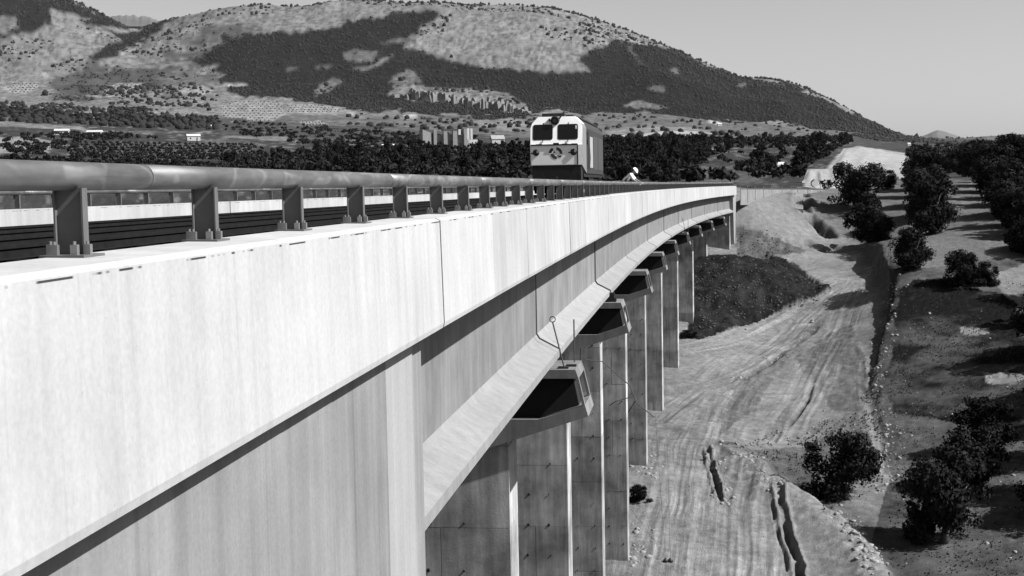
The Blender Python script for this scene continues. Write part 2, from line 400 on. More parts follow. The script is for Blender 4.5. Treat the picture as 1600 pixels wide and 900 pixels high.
# surface kinds, by survey polygons in the photograph
def inpoly(px, py, poly):
    c = np.zeros(px.shape, bool); n = len(poly); j = n-1
    for i in range(n):
        xi, yi = poly[i]; xj, yj = poly[j]
        cond = ((yi > py) != (yj > py)) & (px < (xj-xi)*(py-yi)/((yj-yi) or 1e-9)+xi); c ^= cond; j = i
    return c
wx = 9*fbm(nx/3, ny/3, 4, 71); wy = 6*fbm(nx/3+40, ny/3, 4, 72)
def soft(poly, warp=1.0): return inpoly(PXn+wx*warp, PYn+wy*warp, poly).astype(float)
n1 = fbm(nx/2.2, ny/2.2, 5, 80); n2 = fbm(nx/.7, ny/.7, 3, 81); n3 = fbm(nx/6, ny/6, 4, 82)
n4 = fbm(nx/.33, ny/.33, 2, 83); tone = tone*(1+.26*n1+.2*n2+.16*n4)
rut = 1-np.abs(streak)*2.2; tone = tone*(1+fw*(.55*streak+.16-.25*np.clip(rut-.55, 0, 1)))
mound = soft([(1080,412),(1110,400),(1150,398),(1195,392),(1240,412),(1300,452),(1262,470),(1200,495),(1150,512),(1090,530),(1075,520)], .28)
bankg = soft([(1150,300),(1250,300),(1262,330),(1302,375),(1300,392),(1260,392),(1165,352),(1150,352)], .3)
rub2 = soft([(1150,352),(1200,360),(1262,392),(1220,396),(1150,402)], .6)
field = soft([(1388,380),(1415,280),(1620,280),(1720,280),(1720,1000),(1400,1000),(1362,850),(1392,740),(1370,640),(1366,570),(1390,470)], .35)
fieldtop = soft([(1250,300),(1300,285),(1720,280),(1720,380),(1600,395),(1440,425),(1395,425),(1380,380),(1300,370)], .3)
weeds = soft([(1400,470),(1440,440),(1540,452),(1620,470),(1720,480),(1720,660),(1560,670),(1400,650),(1386,600)], 1.5)
pale = soft([(1545,430),(1620,400),(1720,400),(1720,500),(1600,490)], 1.2)+soft([(1500,512),(1546,512),(1546,524),(1500,524)], .8)+soft([(1535,582),(1600,588),(1592,604),(1540,600)], .8)
tone = np.where(mound > 0, .019*(1+.8*n2+.4*n1+.4*n4), tone)
tone = np.where(rub2 > 0, .09*(1+.5*n2), tone)
tone = np.where(bankg > 0, .18*(1+.10*n1+.10*n2), tone)
tone = np.where(field > 0, .082*(1+.45*n1+.25*n2+.3*n3+.2*n4), tone)
tone = np.where(fieldtop*(1-bankg) > 0, .125*(1+.22*n1+.12*n2), tone)
wk = weeds*np.clip(.82+1.5*n3+.9*n1, 0, 1); tone = tone*(1-wk)+.011*(1+.8*n2)*wk
tone = np.where(pale > 0, .17*(1+.3*n1), tone)
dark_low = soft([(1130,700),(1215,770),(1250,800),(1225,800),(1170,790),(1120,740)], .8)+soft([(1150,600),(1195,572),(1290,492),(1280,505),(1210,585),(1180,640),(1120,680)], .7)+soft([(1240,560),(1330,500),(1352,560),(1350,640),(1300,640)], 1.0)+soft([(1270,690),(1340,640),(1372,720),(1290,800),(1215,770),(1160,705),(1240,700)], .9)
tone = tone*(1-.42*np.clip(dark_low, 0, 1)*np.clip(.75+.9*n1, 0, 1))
gravel = soft([(940,700),(1030,690),(1030,900),(940,900)], .8); tone = tone*(1-.15*gravel*np.clip(.5+n2, 0, 1))
# relief
dz = .05*n1+.03*n2+fw*.11*streak
dz += mound*(1.2*fbm(nx/4, ny/4, 3, 90)+.32*fbm(nx/1.2, ny/1.2, 3, 91))
dz += rub2*.3*fbm(nx/.9, ny/.9, 3, 92)+bankg*.04*n2
dz += field*.06*fbm(nx/.5, ny/.5, 2, 93)+wk*.16*np.abs(fbm(nx/.35, ny/.35, 2, 94))
dz += np.clip(dark_low, 0, 1)*.16*fbm(nx/.6, ny/.6, 3, 95)
def trench(pts, wd, dp, bank=.3, jag=.35, tfac=.5):
    global dz, tone
    P = px_poly(pts); d, s, al = poly_dist(P, nx, ny); d = np.maximum(d+jag*wd*fbm(al*.9, s*3+al*.2, 3, int(pts[0][0])), 0)
    ln = np.hypot(*np.diff(P, axis=0).T).sum(); en = np.clip(np.minimum(al, ln-al)/(.12*ln+.1), 0, 1)
    k = np.exp(-(d/(1.25*wd))**2)*en*sm(.22, .5, vn(al*.8+pts[0][0], al*0+.5, 4)+.12*n2); dz -= dp*k; dz += bank*dp*np.exp(-((d-1.7*wd)/(.6*wd))**2)*en; tone = tone*(1-tfac*k)
trench([(1105,698),(1111,730),(1120,760),(1127,785)], .15, .5, .5, .9)
trench([(1214,768),(1222,805),(1232,845),(1246,880),(1256,930)], .20, .85, .3, .7)
trench([(1204,790),(1213,830),(1226,870),(1236,930)], .08, .2, .3, .9)
trench([(1274,586),(1259,628),(1229,668)], .2, .32)
trench([(1251,303),(1254,326),(1268,342),(1286,358),(1302,380)], .8, 1.7, .2, .25)
trench([(1252,365+10),(1290,390),(1320,380)], .8, .7)
trench([(1150,596),(1196,571),(1240,538),(1284,498)], .35, .4)
trench([(1090,698),(1122,695),(1150,700),(1172,702)], .35, .5)
for q, yy in enumerate((304,)):  pass
# terrace steps of the dark soil beside the ditch
trench([(1262,322),(1300,316),(1330,313)], .5, .6); trench([(1262,345),(1300,338),(1325,336)], .5, .6)
# scarp between haul road and olive field
P = px_poly([(1356,388),(1380,420),(1394,452),(1388,490),(1377,530),(1367,570),(1363,600),(1369,640),(1381,690)])
d, s, al = poly_dist(P, nx, ny); jag = .35*fbm(al*.5, al*0, 4, 77)+.15*fbm(al*2.2, al*0, 2, 78)
ts = -d*s*(-1)                                  # + on the left of the line going away from the top
ts = d*s+jag
hgt = np.interp(al, [0, 8, 30, 45, 60, 75], [.8, 2.3, 1.7, .9, .4, .0])
dz += -hgt*.5*np.tanh(-ts/.22)*np.exp(-(d/4.5)**2)
crum = np.exp(-((d)/.9)**2)*sm(.2, .6, hgt); tone = tone*(1-.45*np.exp(-(d/1.4)**2)*sm(.2, .9, hgt)*np.clip(1+n2, .6, 1)); dz += crum*.15*n2  # ground tone lowered along the scarp face, painting its shadow darker
# spoil bank along the lower edge of the site
P = px_poly([(1140,688),(1178,728),(1212,764),(1270,806),(1330,852),(1385,930)])
d, s, al = poly_dist(P, nx, ny); ln = al.max(); hb = np.interp(al/ln, [0, .25, .5, 1], [.1, .6, 1.1, 1.3])
dz += hb*np.where(s > 0, np.exp(-(d/1.0)**2), np.exp(-(d/2.6)**2))*(1+.15*n2)
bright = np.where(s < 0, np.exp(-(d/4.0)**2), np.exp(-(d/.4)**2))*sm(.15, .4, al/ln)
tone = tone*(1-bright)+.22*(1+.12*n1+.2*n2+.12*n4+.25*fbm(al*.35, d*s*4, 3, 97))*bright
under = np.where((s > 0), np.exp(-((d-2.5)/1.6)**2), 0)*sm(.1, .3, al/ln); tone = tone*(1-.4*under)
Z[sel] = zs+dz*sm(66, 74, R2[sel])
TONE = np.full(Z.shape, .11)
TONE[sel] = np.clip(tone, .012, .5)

# far cover: fields, woodland and rock mapped over the hills
far = (R2 >= 225) & (R2 < 6000) & (np.abs(A2+R(7)) < R(30))
fx, fy, fz = GX[far], GY[far], Z[far]
PX, PY, _ = project(np.stack([fx, fy, fz], -1))
q = np.log(np.hypot(fx, fy))*900; aa = np.arctan2(fx, fy)*2200
wX = 16*fbm(aa/30, q/60, 4, 11)+9*fbm(aa/7, q/18, 4, 12)+5*fbm(aa/2.5, q/6, 2, 17); wY = 9*fbm(aa/30+9, q/60, 4, 13)+5*fbm(aa/7, q/18+5, 4, 14)+2.5*fbm(aa/2.5, q/6+5, 2, 18)
def cov(poly, k=1.0): return inpoly(PX+wX*k, PY+wY*k, poly)
na = fbm(aa/14, q/34, 4, 15); nb = fbm(aa/4, q/10, 3, 16)
ft = .105*(1+.25*na+.2*nb)                      # rough middle ground
LIGHT, FOREST, MID, DARK = .155, .016, .075, .022
def put(poly, v, k=1.0, var=.3):
    m = cov(poly, k); ft[m] = (v*(1+var*na+.5*var*nb))[m]
up = PY < 180
ft[up] = (LIGHT*(1+.28*na+.18*nb))[up]
put([(-400,60),(60,50),(140,50),(190,66),(165,85),(130,110),(100,125),(-400,118)], .15, 1, .2)
put([(-400,-80),(80,-20),(115,0),(150,14),(205,44),(170,43),(140,38),(112,19),(76,17),(82,30),(76,41),(60,48),(35,56),(10,60),(-400,64)], FOREST)
put([(0,27),(22,28),(26,44),(8,52),(-20,50)], .11)
put([(110,18),(150,32),(120,28)], .13, .7)
put([(150,40),(184,52),(214,48),(244,38),(286,27),(246,50),(222,64),(192,80),(166,92),(142,104),(122,116),(138,96),(152,80),(184,66),(166,50)], FOREST)
put([(80,118),(140,100),(185,108),(260,104),(300,110),(262,135),(180,150),(90,160)], .062, 1.3)
put([(285,96),(312,84),(332,70),(350,55),(400,50),(455,52),(520,42),(560,34),(592,30),(600,18),(640,14),(690,20),(668,34),(642,50),(632,68),(626,78),(660,80),(690,85),(720,100),(745,105),(760,109),
     (800,108),(830,112),(855,108),(910,112),(900,92),(922,75),(950,65),(985,70),(1045,74),(1062,82),(1100,98),(1165,121),(1195,124),(1240,129),(1300,158),(1350,184),(1412,212),(1412,216),
     (1330,208),(1230,196),(1100,187),(1000,178),(930,180),(860,172),(800,188),(745,184),(700,182),(640,182),(560,172),(500,162),(440,156),(380,151),(346,136),(350,120),(322,106),(300,106)], FOREST)
for poly in ([(260,60),(330,48),(390,38),(400,44),(330,62),(290,72)], [(240,88),(300,80),(330,70),(310,92),(270,100)]): put(poly, .07, 2)
for poly, v in (([(535,84),(560,77),(588,82),(590,95),(560,98),(540,96)], .095), ([(548,107),(580,104),(612,84),(604,94),(576,112)], .125), ([(492,152),(498,132),(525,121),(537,128),(512,142)], .1),
          ([(610,120),(636,106),(650,112),(660,126),(630,134),(612,130)], .1), ([(446,108),(455,104),(468,107),(450,113)], .09), ([(495,104),(520,102),(520,106),(495,108)], .09),
          ([(972,165),(1000,160),(1030,162),(1050,170),(1000,172)], .125), ([(1010,139),(1030,134),(1040,144),(1018,144)], .085), ([(1050,108),(1056,106),(1062,114),(1052,116)], .09), ([(1150,132),(1165,129),(1170,136),(1155,136)], .07),
          ([(590,70),(640,55),(700,62),(640,66)], .08), ([(975,70),(985,72),(1004,100),(996,98)], .07), ([(905,105),(912,112),(924,114)], .16)): put(poly, v, .45, .2)
cl = cov([(608,148),(618,136),(650,132),(700,138),(742,140),(780,143),(800,150),(826,166),(800,176),(770,170),(735,162),(690,158),(645,156)], .5)
ft[cl] = (.15*(1+.6*fbm(aa/2.2, q/60, 3, 31)))[cl]
put([(720,100),(760,108),(850,108),(905,108),(880,60),(800,40),(700,40),(640,60),(660,78)], .17, .6, .25)
put([(320,20),(360,22),(330,34)], .1, 1)
# foot of the hills
put([(262,112),(300,106),(346,118),(342,150),(300,150),(240,150)], .1, 1)
put([(275,147),(292,138),(318,134),(336,145),(326,148)], .22, .4); put([(295,118),(320,104),(345,102),(325,116)], .17, .6); put([(350,132),(386,131),(386,135),(350,136)], .26, .2)
orch = cov([(345,168),(362,160),(400,156),(440,160),(444,178),(420,192),(385,196),(350,186)], .3); row = np.sin((aa+q*.55)*1.05)
ft[orch] = (.215*(1+.15*nb))[orch]
orch = cov([(450,162),(500,164),(545,172),(520,178),(470,178),(448,176)], .3); ft[orch] = (.215*(1+.15*nb))[orch]
orch = cov([(468,190),(500,188),(535,204),(520,208),(480,198)], .3); ft[orch] = (.215*(1+.15*nb))[orch]
orch = cov([(8,138),(30,128),(60,130),(62,138),(40,146),(18,146)], .3); ft[orch] = (.215*(1+.15*nb))[orch]
orch = cov([(155,142),(180,131),(220,130),(228,138),(190,146)], .3); ft[orch] = (.215*(1+.15*nb))[orch]
put([(148,150),(178,144),(186,150),(150,152)], .19, .3); put([(52,112),(75,112),(75,120),(52,120)], .24, .3)
put([(58,168),(100,160),(145,160),(142,170),(100,172),(60,170)], .14, .4)
put([(540,172),(600,174),(664,178),(640,190),(600,186),(552,186)], .14, 1); put([(540,174),(555,176),(556,184)], .3, .3); put([(630,178),(652,180),(650,184),(632,183)], .3, .3)
put([(345,182),(480,196),(560,196),(660,205),(830,215),(830,232),(345,215)], .062, 1)
put([(740,190),(800,184),(830,190),(830,205),(790,204),(750,200)], .17, .7)
put([(905,178),(1000,176),(1100,186),(1230,196),(1330,206),(1420,216),(1420,235),(1200,228),(905,222)], .105, .5, .22)
put([(940,206),(1012,196),(1085,200),(1122,208),(1000,218),(950,216)], .17, .4); put([(950,212),(1080,204),(1120,209),(1000,216)], .28, .4); put([(1105,190),(1108,186),(1128,192),(1122,196)], .3, .1)
put([(1180,192),(1210,187),(1240,194),(1220,198)], .15, .3)
put([(1330,208),(1440,216),(1620,220),(1720,220),(1720,238),(1420,240),(1330,232)], .06, .4)
# near belt of groves
gv = PY > 208; dens = np.clip(.5+na, 0, 1)
belt = cov([(-400,160),(60,172),(345,186),(345,215),(660,226),(830,222),(940,222),(1330,226),(1330,330),(-400,330)], .4)
ft[belt] = (np.where(na+.6*nb > .38, .13, .045)*(1+.3*nb))[belt]
put([(-400,184),(0,188),(60,194),(130,199),(130,203),(60,200),(0,197),(-400,193)], .15, .2); put([(126,178),(176,183),(176,186),(126,182)], .28, .15)
put([(160,204),(240,206),(330,205),(330,207),(160,207)], .13, .2)
put([(350,212),(440,212),(470,220),(480,226),(440,220),(350,215)], .15, .2)
put([(-400,214),(0,212),(60,216),(112,224),(70,240),(0,240),(-400,240)], .20, .5)
put([(112,222),(400,222),(400,246),(112,244)], .085, 1)
put([(175,170),(222,170),(222,182),(175,182)], .22, .8)
put([(1060,268),(1130,262),(1200,250),(1240,256),(1180,285),(1080,285)], .085, .6)
put([(1256,292),(1264,264),(1292,264),(1310,240),(1340,228),(1420,240),(1420,276),(1360,290),(1290,296)], .30, .15, .12)
put([(1420,232),(1720,222),(1720,280),(1420,282)], .06, .6)
_g = np.full(Z.shape, np.nan); _g[far] = ft
for ax in (0, 1): _g = np.where(np.isnan(_g), np.nan, np.nanmean(np.stack([np.roll(_g, 1, ax), _g, _g, np.roll(_g, -1, ax)]), 0))
ft = _g[far]
fine = fbm(aa/5, q/10, 3, 19); spot = sm(.12, .5, fbm(aa/3.2, q/8, 3, 23)+.5*na)
ft = ft*(1+.38*fine*sm(.04, .10, ft)+.22*fine)*(1-.42*spot*sm(.10, .14, ft)*(PY < 175))
TONE[far] = np.clip(ft, .015, .5)
bl_ = far & sel
TONE[sel] = np.where((R2[sel] > 232), TONE[sel], np.clip(tone, .012, .5))
# cut slope of the line ahead (steeper bank), mapped where the pale cut shows
cutm = far & (R2 < 700)
ring = R2[cutm]; PXc, PYc, _ = project(np.stack([GX[cutm], GY[cutm], Z[cutm]], -1))

m, N, L, b = nodemat('ground_soil', 1.0, .0)
at = N.new('ShaderNodeAttribute'); at.attribute_name = 'tone'
pos = N.new('ShaderNodeNewGeometry').outputs['Position']
g1 = noise(N, L, pos, 1.6, 8, .72); g2 = noise(N, L, pos, 9, 5, .65); g3 = noise(N, L, pos, .05, 6, .7); g4 = noise(N, L, pos, .011, 7, .7)
v = mul(N, L, at.outputs['Fac'], mapr(N, L, g1, .3, .7, .72, 1.26)); v = mul(N, L, v, mapr(N, L, g2, .3, .7, .78, 1.2)); v = mul(N, L, v, mapr(N, L, g3, .3, .7, .74, 1.24)); v = mul(N, L, v, mapr(N, L, g4, .3, .7, .9, 1.1))
def attr(nm):
    q_ = N.new('ShaderNodeAttribute'); q_.attribute_name = nm; return q_.outputs['Fac']
cmb = N.new('ShaderNodeCombineXYZ'); L.new(mul(N, L, attr('flow_side'), 3.4), cmb.inputs[0]); L.new(mul(N, L, attr('flow_along'), .10), cmb.inputs[1])
tr1 = noise(N, L, cmb.outputs[0], 1.0, 8, .7)
cmb2 = N.new('ShaderNodeCombineXYZ'); L.new(mul(N, L, attr('flow_side'), 9.0), cmb2.inputs[0]); L.new(mul(N, L, attr('flow_along'), .35), cmb2.inputs[1])
tr2 = noise(N, L, cmb2.outputs[0], 1.0, 4, .6)
trk = mul(N, L, mapr(N, L, tr1, .36, .64, .55, 1.38), mapr(N, L, tr2, .35, .65, .82, 1.15))
fwn = mul(N, L, attr('flow_weight'), mapr(N, L, noise(N, L, pos, .16, 5, .65), .38, .62, .08, 1.0)); mixn = N.new('ShaderNodeMix'); L.new(fwn, mixn.inputs[0]); mixn.inputs[2].default_value = 1.0; L.new(trk, mixn.inputs[3]); v = mul(N, L, v, mixn.outputs[0])
vo = N.new('ShaderNodeTexVoronoi'); vo.inputs['Scale'].default_value = 4.5; L.new(pos, vo.inputs['Vector'])
vc = N.new('ShaderNodeSeparateColor'); L.new(vo.outputs['Color'], vc.inputs[0])
peb = mul(N, L, mapr(N, L, vo.outputs['Distance'], .12, .2, 1, 0), mapr(N, L, vc.outputs[0], .55, .6, 0, 1))
v = mul(N, L, v, mapr(N, L, mul(N, L, peb, mapr(N, L, vc.outputs[1], 0, 1, -1, 1)), -1, 1, .45, 1.55))
L.new(v, b.inputs['Base Color'])
bp = N.new('ShaderNodeBump'); bp.inputs['Strength'].default_value = .5; bp.inputs['Distance'].default_value = .2; L.new(mul(N, L, g1, g2, 'ADD'), bp.inputs['Height']); L.new(bp.outputs[0], b.inputs['Normal'])
MAT['soil'] = m
nA, nR = Z.shape
V = np.stack([GX, GY, Z], -1).reshape(-1, 3)
ii, jj = np.meshgrid(np.arange(nA-1), np.arange(nR-1), indexing='ij'); a0 = (ii*nR+jj).ravel()
Fq = np.stack([a0, a0+nR, a0+nR+1, a0+1], -1)
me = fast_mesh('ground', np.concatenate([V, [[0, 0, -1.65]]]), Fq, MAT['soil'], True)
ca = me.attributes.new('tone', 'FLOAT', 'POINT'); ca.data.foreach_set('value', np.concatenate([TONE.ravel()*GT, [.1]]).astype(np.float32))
for nm_, vals in (('flow_side', FT), ('flow_along', FA), ('flow_weight', fw*(1-mound)*(1-np.clip(field, 0, 1)))):
    arr = np.zeros(Z.shape); arr[sel] = vals; q_ = me.attributes.new(nm_, 'FLOAT', 'POINT'); q_.data.foreach_set('value', np.concatenate([arr.ravel(), [0]]).astype(np.float32))
tag(link('ground', me), kind='structure')

# distant ranges beyond the mountain
def range_hill(name, pts, dist, depth):
    xs = np.linspace(pts[0][0], pts[-1][0], 90); ys = np.interp(xs, [p[0] for p in pts], [p[1] for p in pts])
    vs = []
    for x, y in zip(xs, ys):
        t, a = tan_el(x, y); t0, _ = tan_el(x, pts[0][1]+14)
        for k in range(14):
            u = k/13.0; r = dist+depth*(u-.5)*1.6; hh = math.sin(math.pi*min(u, 1))**.8
            zt = t*dist*(1+.02*float(fbm(np.array([x/9.0]), np.array([u*5]), 3, 5)[0])); zb = t0*dist-40
            vs.append((r*math.sin(a), r*math.cos(a), zb+(zt-zb)*hh))
    f = [(i*14+k, (i+1)*14+k, (i+1)*14+k+1, i*14+k+1) for i in range(89) for k in range(13)]
    o = link(name, mesh(name, vs, f, MAT['farhill'], True)); tag(o, kind='structure'); return o
MAT['farhill'] = plain('far_hill_scrub', .09, .95, .3, .002)
range_hill('distant_hill', [(1425,222),(1440,213),(1465,204.5),(1480,207),(1500,214),(1520,219),(1545,223)], 9000, 1500)
range_hill('distant_hill', [(150,46),(180,32),(195,30),(215,31),(235,34),(250,40),(275,46)], 8500, 1200)

# ================================================================== viaduct
via = tag(empty('railway_viaduct', B(S1, -7, -1.5)), 'long pale concrete railway viaduct curving away across the valley', 'viaduct')
def bridge_part(name, prof, s0, s1, n, mat, parent, smooth=False):
    o = swobj(name, prof, s0, s1, n, mat, parent, smooth)
    o.matrix_parent_inverse = Matrix.Translation(parent.location).inverted(); return o
ZA, ZB, OB = -.3307, -1.4635, .0264
PROF = [(0, ZA), (OB*.92, ZB+.05), (OB-.012, ZB), (-.2, ZB), (-.2, -1.16), (-.5, -1.16), (-.5, -.298), (-.05, -.306)]
edges = [-9.0, -6.0, -2.4, 14.7-DS*3/4, 14.7-DS/2, 14.7-DS/4, 14.7]
sj = 14.7
for k in range(9):
    nxt = S1+k*DS; edges += list(np.linspace(sj, nxt, 5)[1:]); sj = nxt
edges += list(np.linspace(sj, SEND+.6, 5)[1:])
for i, (a, bb) in enumerate(zip(edges[:-1], edges[1:])):
    main = any(abs(bb-(S1+k*DS)) < .01 for k in range(9)) or abs(bb-14.7) < .01
    g = .07 if main else .0004
    dxo = random.uniform(-.004, .004) if a > 14 else 0; pr = [(o+dxo, z) for o, z in PROF]
    bridge_part('parapet_panel', pr, a, bb-g, 2, MAT['parapet'], via)
    if main: bridge_part('joint_filler', [(-.05, ZA-.03), (OB-.06, ZB+.04), (-.18, ZB+.04), (-.18, -1.2), (-.47, -1.2), (-.47, -.33)], bb-g, bb, 1, MAT['black'], via)
    if a > -3: bridge_part('parapet_panel', mirror(pr)[::-1], a, bb-g, 2, MAT['parapet'], via)
for a in np.arange(-9, SEND, DS/2):
    bridge_part('deck_slab', [(-.24, -1.17), (-.24, -1.42), (-W+.24, -1.42), (-W+.24, -1.17)], a, min(a+DS/2-.003, SEND+.5), 3, MAT['deck'], via)
# box girders, one per span; the joint widths differ
OW, ZW, OT, ZT, ZBOT = -.7564, -3.307, -.2561, -3.540, -3.690
gp = [(OW, -1.425), (OW, ZW+.05), (OW+.05, ZW), (OT, ZT), (OT, ZBOT)]
GP = gp+[(-W-o, z) for o, z in gp[::-1]]
gaps = [.24, .5, .2, .3, .5, .4, .4, .4, .4, .2]
for k in range(10):
    a = S1+(k-1)*DS+(gaps[k-1]/2 if k else 1.36); bb = S1+k*DS-gaps[k]/2
    if k == 9: bb = SEND-.5
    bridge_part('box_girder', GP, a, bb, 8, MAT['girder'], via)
# thin overlay strip on the flange, in a paler concrete tone
for k in range(10):
    a = S1+(k-1)*DS+(gaps[k-1]/2 if k else 1.36); bb = S1+k*DS-gaps[k]/2
    if k == 9: bb = SEND-.5
    for fl in (0, 1):
        p = [(OW+.004, ZW+.11), (OW+.065, ZW+.012), (OT+.006, ZT+.010), (OT+.006, ZBOT+.01), (OT-.01, ZBOT+.01), (OT-.01, ZT-.003), (OW+.04, ZW-.01), (OW-.006, ZW+.08)]
        if fl: p = mirror(p)[::-1]
        bridge_part('bottom_flange', p, a, bb, 8, MAT['flange'], via)

# ------------------------------------------------------------------ piers
def pier(k):
    s = S1+k*DS; x, y, z = B(s, -7, 0); h = heading(s)
    ordn = ['nearest', 'second', 'third', 'fourth', 'fifth', 'sixth', 'seventh', 'eighth', 'ninth'][k]
    extra = [' with two rebar hooks standing on its cap', ' with a black bearing pad on its cap', '', ' beside the dark bush at the foot', '', '', ' in front of the dark rubble mound', ' standing in the dark rubble mound', ' next to the far abutment'][k]
    root = tag(empty('bridge_pier', (x, y, z), (0, 0, -h)), f'{ordn} concrete viaduct pier counted from the camera{extra}', 'pier', 'concrete piers under the viaduct')
    T = lambda o, yy, zz: (o+7, yy, zz)                  # local: x across (0 at centre line), y along
    zt = -3.88; D = .80
    tsh = [.19, .19, .16, .21, .31, .36, .34, .34, .31][k]        # the cap overhang narrows a little along the bridge
    TC = lambda o, yy, zz: ((o+7)*(1-tsh/7.6), yy, zz)
    def sym(p): return [(o, zz) for o, zz in p]+[(-W-o, zz) for o, zz in p[::-1]]
    cap = MB(); cap.prism(sym([(.33, zt), (.40, -4.07)]), -D, D, TC)
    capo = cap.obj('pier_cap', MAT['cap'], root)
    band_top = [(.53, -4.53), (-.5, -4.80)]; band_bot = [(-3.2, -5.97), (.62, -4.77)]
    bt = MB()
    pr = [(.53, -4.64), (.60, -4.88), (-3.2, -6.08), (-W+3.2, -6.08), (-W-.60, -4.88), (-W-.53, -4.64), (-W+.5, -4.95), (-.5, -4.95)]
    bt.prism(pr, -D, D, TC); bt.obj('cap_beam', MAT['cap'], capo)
    for sd_ in (0, 1):
        for y0, y1 in ((-D, -D+.16), (D-.16, D)):
            lg = MB(); p = [(.40, -4.071), (.34, -4.071), (.47, -4.657), (.53, -4.641)]
            if sd_: p = [(-W-o, zz) for o, zz in p]
            lg.prism(p, y0, y1, TC); lg.obj('cap_strut', MAT['cap'], capo)
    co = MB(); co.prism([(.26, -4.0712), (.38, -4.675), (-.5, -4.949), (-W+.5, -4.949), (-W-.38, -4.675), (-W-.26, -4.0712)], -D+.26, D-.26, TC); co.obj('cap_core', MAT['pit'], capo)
    # bearings and plinths
    for o in (-1.1, -4.5, -W+4.5, -W+1.1):
        be = MB(); be.box(o-.32, o+.32, -.7, -.2, zt+.001, zt+.06, T); be.box(o-.25, o+.25, -.65, -.25, zt+.06, zt+.189, T); be.obj('bearing', MAT['black'], root)
    if k == 1:
        be = MB(); be.box(-.40, -.03, -.55, -.1, zt+.001, zt+.13, T); be.box(-.31, -.09, -.5, -.15, zt+.13, zt+.3, T); be.obj('bearing', MAT['black'], root)
    # shaft, cast in lifts
    gz = min(float(zsample(np.array([B(s, o, 0)[0]]), np.array([B(s, o, 0)[1]]))[0]) for o in (-1.2, -4, -8, -12.8))
    zb = gz-.8-GR*s
    lifts = [-5.55] + [q for q in (-7.35, -9.4, -11.5, -13.6, -15.7, -17.8, -19.9, -22.0) if q > zb+.8]+[zb]
    wsh = [1.33, 1.74, 1.97, 2.05, 2.1, 2.15, 2.1, 2.0, 2.0][k]
    for i, (z1, z0) in enumerate(zip(lifts[:-1], lifts[1:])):
        mb = MB(); tol = random.uniform(-.006, .006)
        for a0, a1 in ((-W+wsh, -4.6), (-4.594, -2.85), (-2.846, -wsh)):
            yy = .68+random.uniform(0, .006)
            mb.box(a0, a1, -yy, .68, z0+.006, z1-.006, T)
        lo = mb.obj('shaft_lift', MAT['pier'], root)
    mb = MB(); mb.box(-W+wsh+.02, -wsh-.02, -.65, .65, zb, -5.3, T); mb.obj('shaft_core', MAT['pier'], root)
    # tie holes left by the formwork
    th = MB()
    for zz in np.arange(-6.2, max(zb, -22), -1.05):
        for o in (-2.35, -3.1, -3.9, -4.9):
            if random.random() < .8:
                oo = o+random.uniform(-.05, .05); rr = random.uniform(.022, .05)
                v = [T(oo+rr*math.cos(t), -.688, zz+rr*1.2*math.sin(t)) for t in np.linspace(0, 2*math.pi, 7)[:-1]]+[T(oo+.6*rr*math.cos(t), -.70, zz+.7*rr*math.sin(t)) for t in np.linspace(0, 2*math.pi, 7)[:-1]]
                th.add(v, [tuple(range(6, 12))]+[(i, (i+1) % 6, 6+(i+1) % 6, 6+i) for i in range(6)])
    if k < 5: tag(th.obj('tie_hole', MAT['black'], root), kind='stuff')
    if k in (0, 5):
        for (o, yy, dx_, hh, ring) in ((-.10, -.6, -.24, 1.0, 1), (.02, .5, 0, .95, 0)):
            rb = MB(); top = (o+7+dx_, yy, zt+hh); rb.tube([(o+7, yy, zt), top], .017, 6)
            if ring:
                c = (top[0], top[1], top[2]+.06); rb.tube([(c[0]+.06*math.cos(t), c[1], c[2]+.06*math.sin(t)) for t in np.linspace(-math.pi/2, 1.5*math.pi, 13)], .012, 5)
            rb.obj('rebar', MAT['rebar'], root)
        for (o, yy) in ((-.5, -.6), (-.12, -.55), (.02, -.2)):
            rb = MB(); rb.box(o-.12, o+.1, yy-.1, yy+.1, zt+.001, zt+.035, T); rb.obj('mortar_lump', MAT['black'], root)
        if k == 0:
            rb = MB()
            rb.tube([(7.25, .9, zt), (7.6, 1.0, zt-.05), (8.2, 1.1, zt-.6), (8.35, 1.1, zt-1.0), (8.75, 1.2, zt-1.35)], .012, 5)
            rb.tube([(8.3, 1.1, zt-.85), (7.9, 1.0, zt-.95), (7.75, 1.0, zt-1.05)], .012, 5); rb.tube([(8.33, 1.1, zt-.95), (8.15, 1.3, zt-1.25)], .01, 5)
            rb.obj('wire', MAT['rebar'], root)
    return root
for k in range(9): pier(k)

# ------------------------------------------------------------------ near abutment
ab = tag(empty('near_abutment', B(8, -7, -6)), 'board-marked concrete abutment wall under the near end of the parapet', 'abutment')
def abp(name, prof, s0, s1, n, mat): 
    return bridge_part(name, prof, s0, s1, n, mat, ab)
for (a, bb, off, mt) in ((-9, -4, -.15, 'wall'), (-3.998, 1, -.152, 'wall'), (1.002, 5.2, -.15, 'wall'), (5.203, 9.2, -.154, 'wall'), (9.203, 10.6, -.16, 'wall'), (10.603, 12.6, -.17, 'wall'), (12.603, 13.9, -.178, 'wall2'), (13.903, 14.65, -.235, 'wall')):
    abp('wall_panel', [(off, -1.425), (off, -14), (-.9, -14), (-.9, -1.425)], a, bb, 2, MAT[mt])
abp('wall_core', [(-.905, -1.425), (-.905, -14), (-W+.3, -14), (-W+.3, -1.425)], -9, 12.2, 3, MAT['wall'])
abp('bearing_shelf', [(-.905, -3.84), (-.905, -14), (-W+.3, -14), (-W+.3, -3.84)], 12.21, 14.6, 1, MAT['wall'])

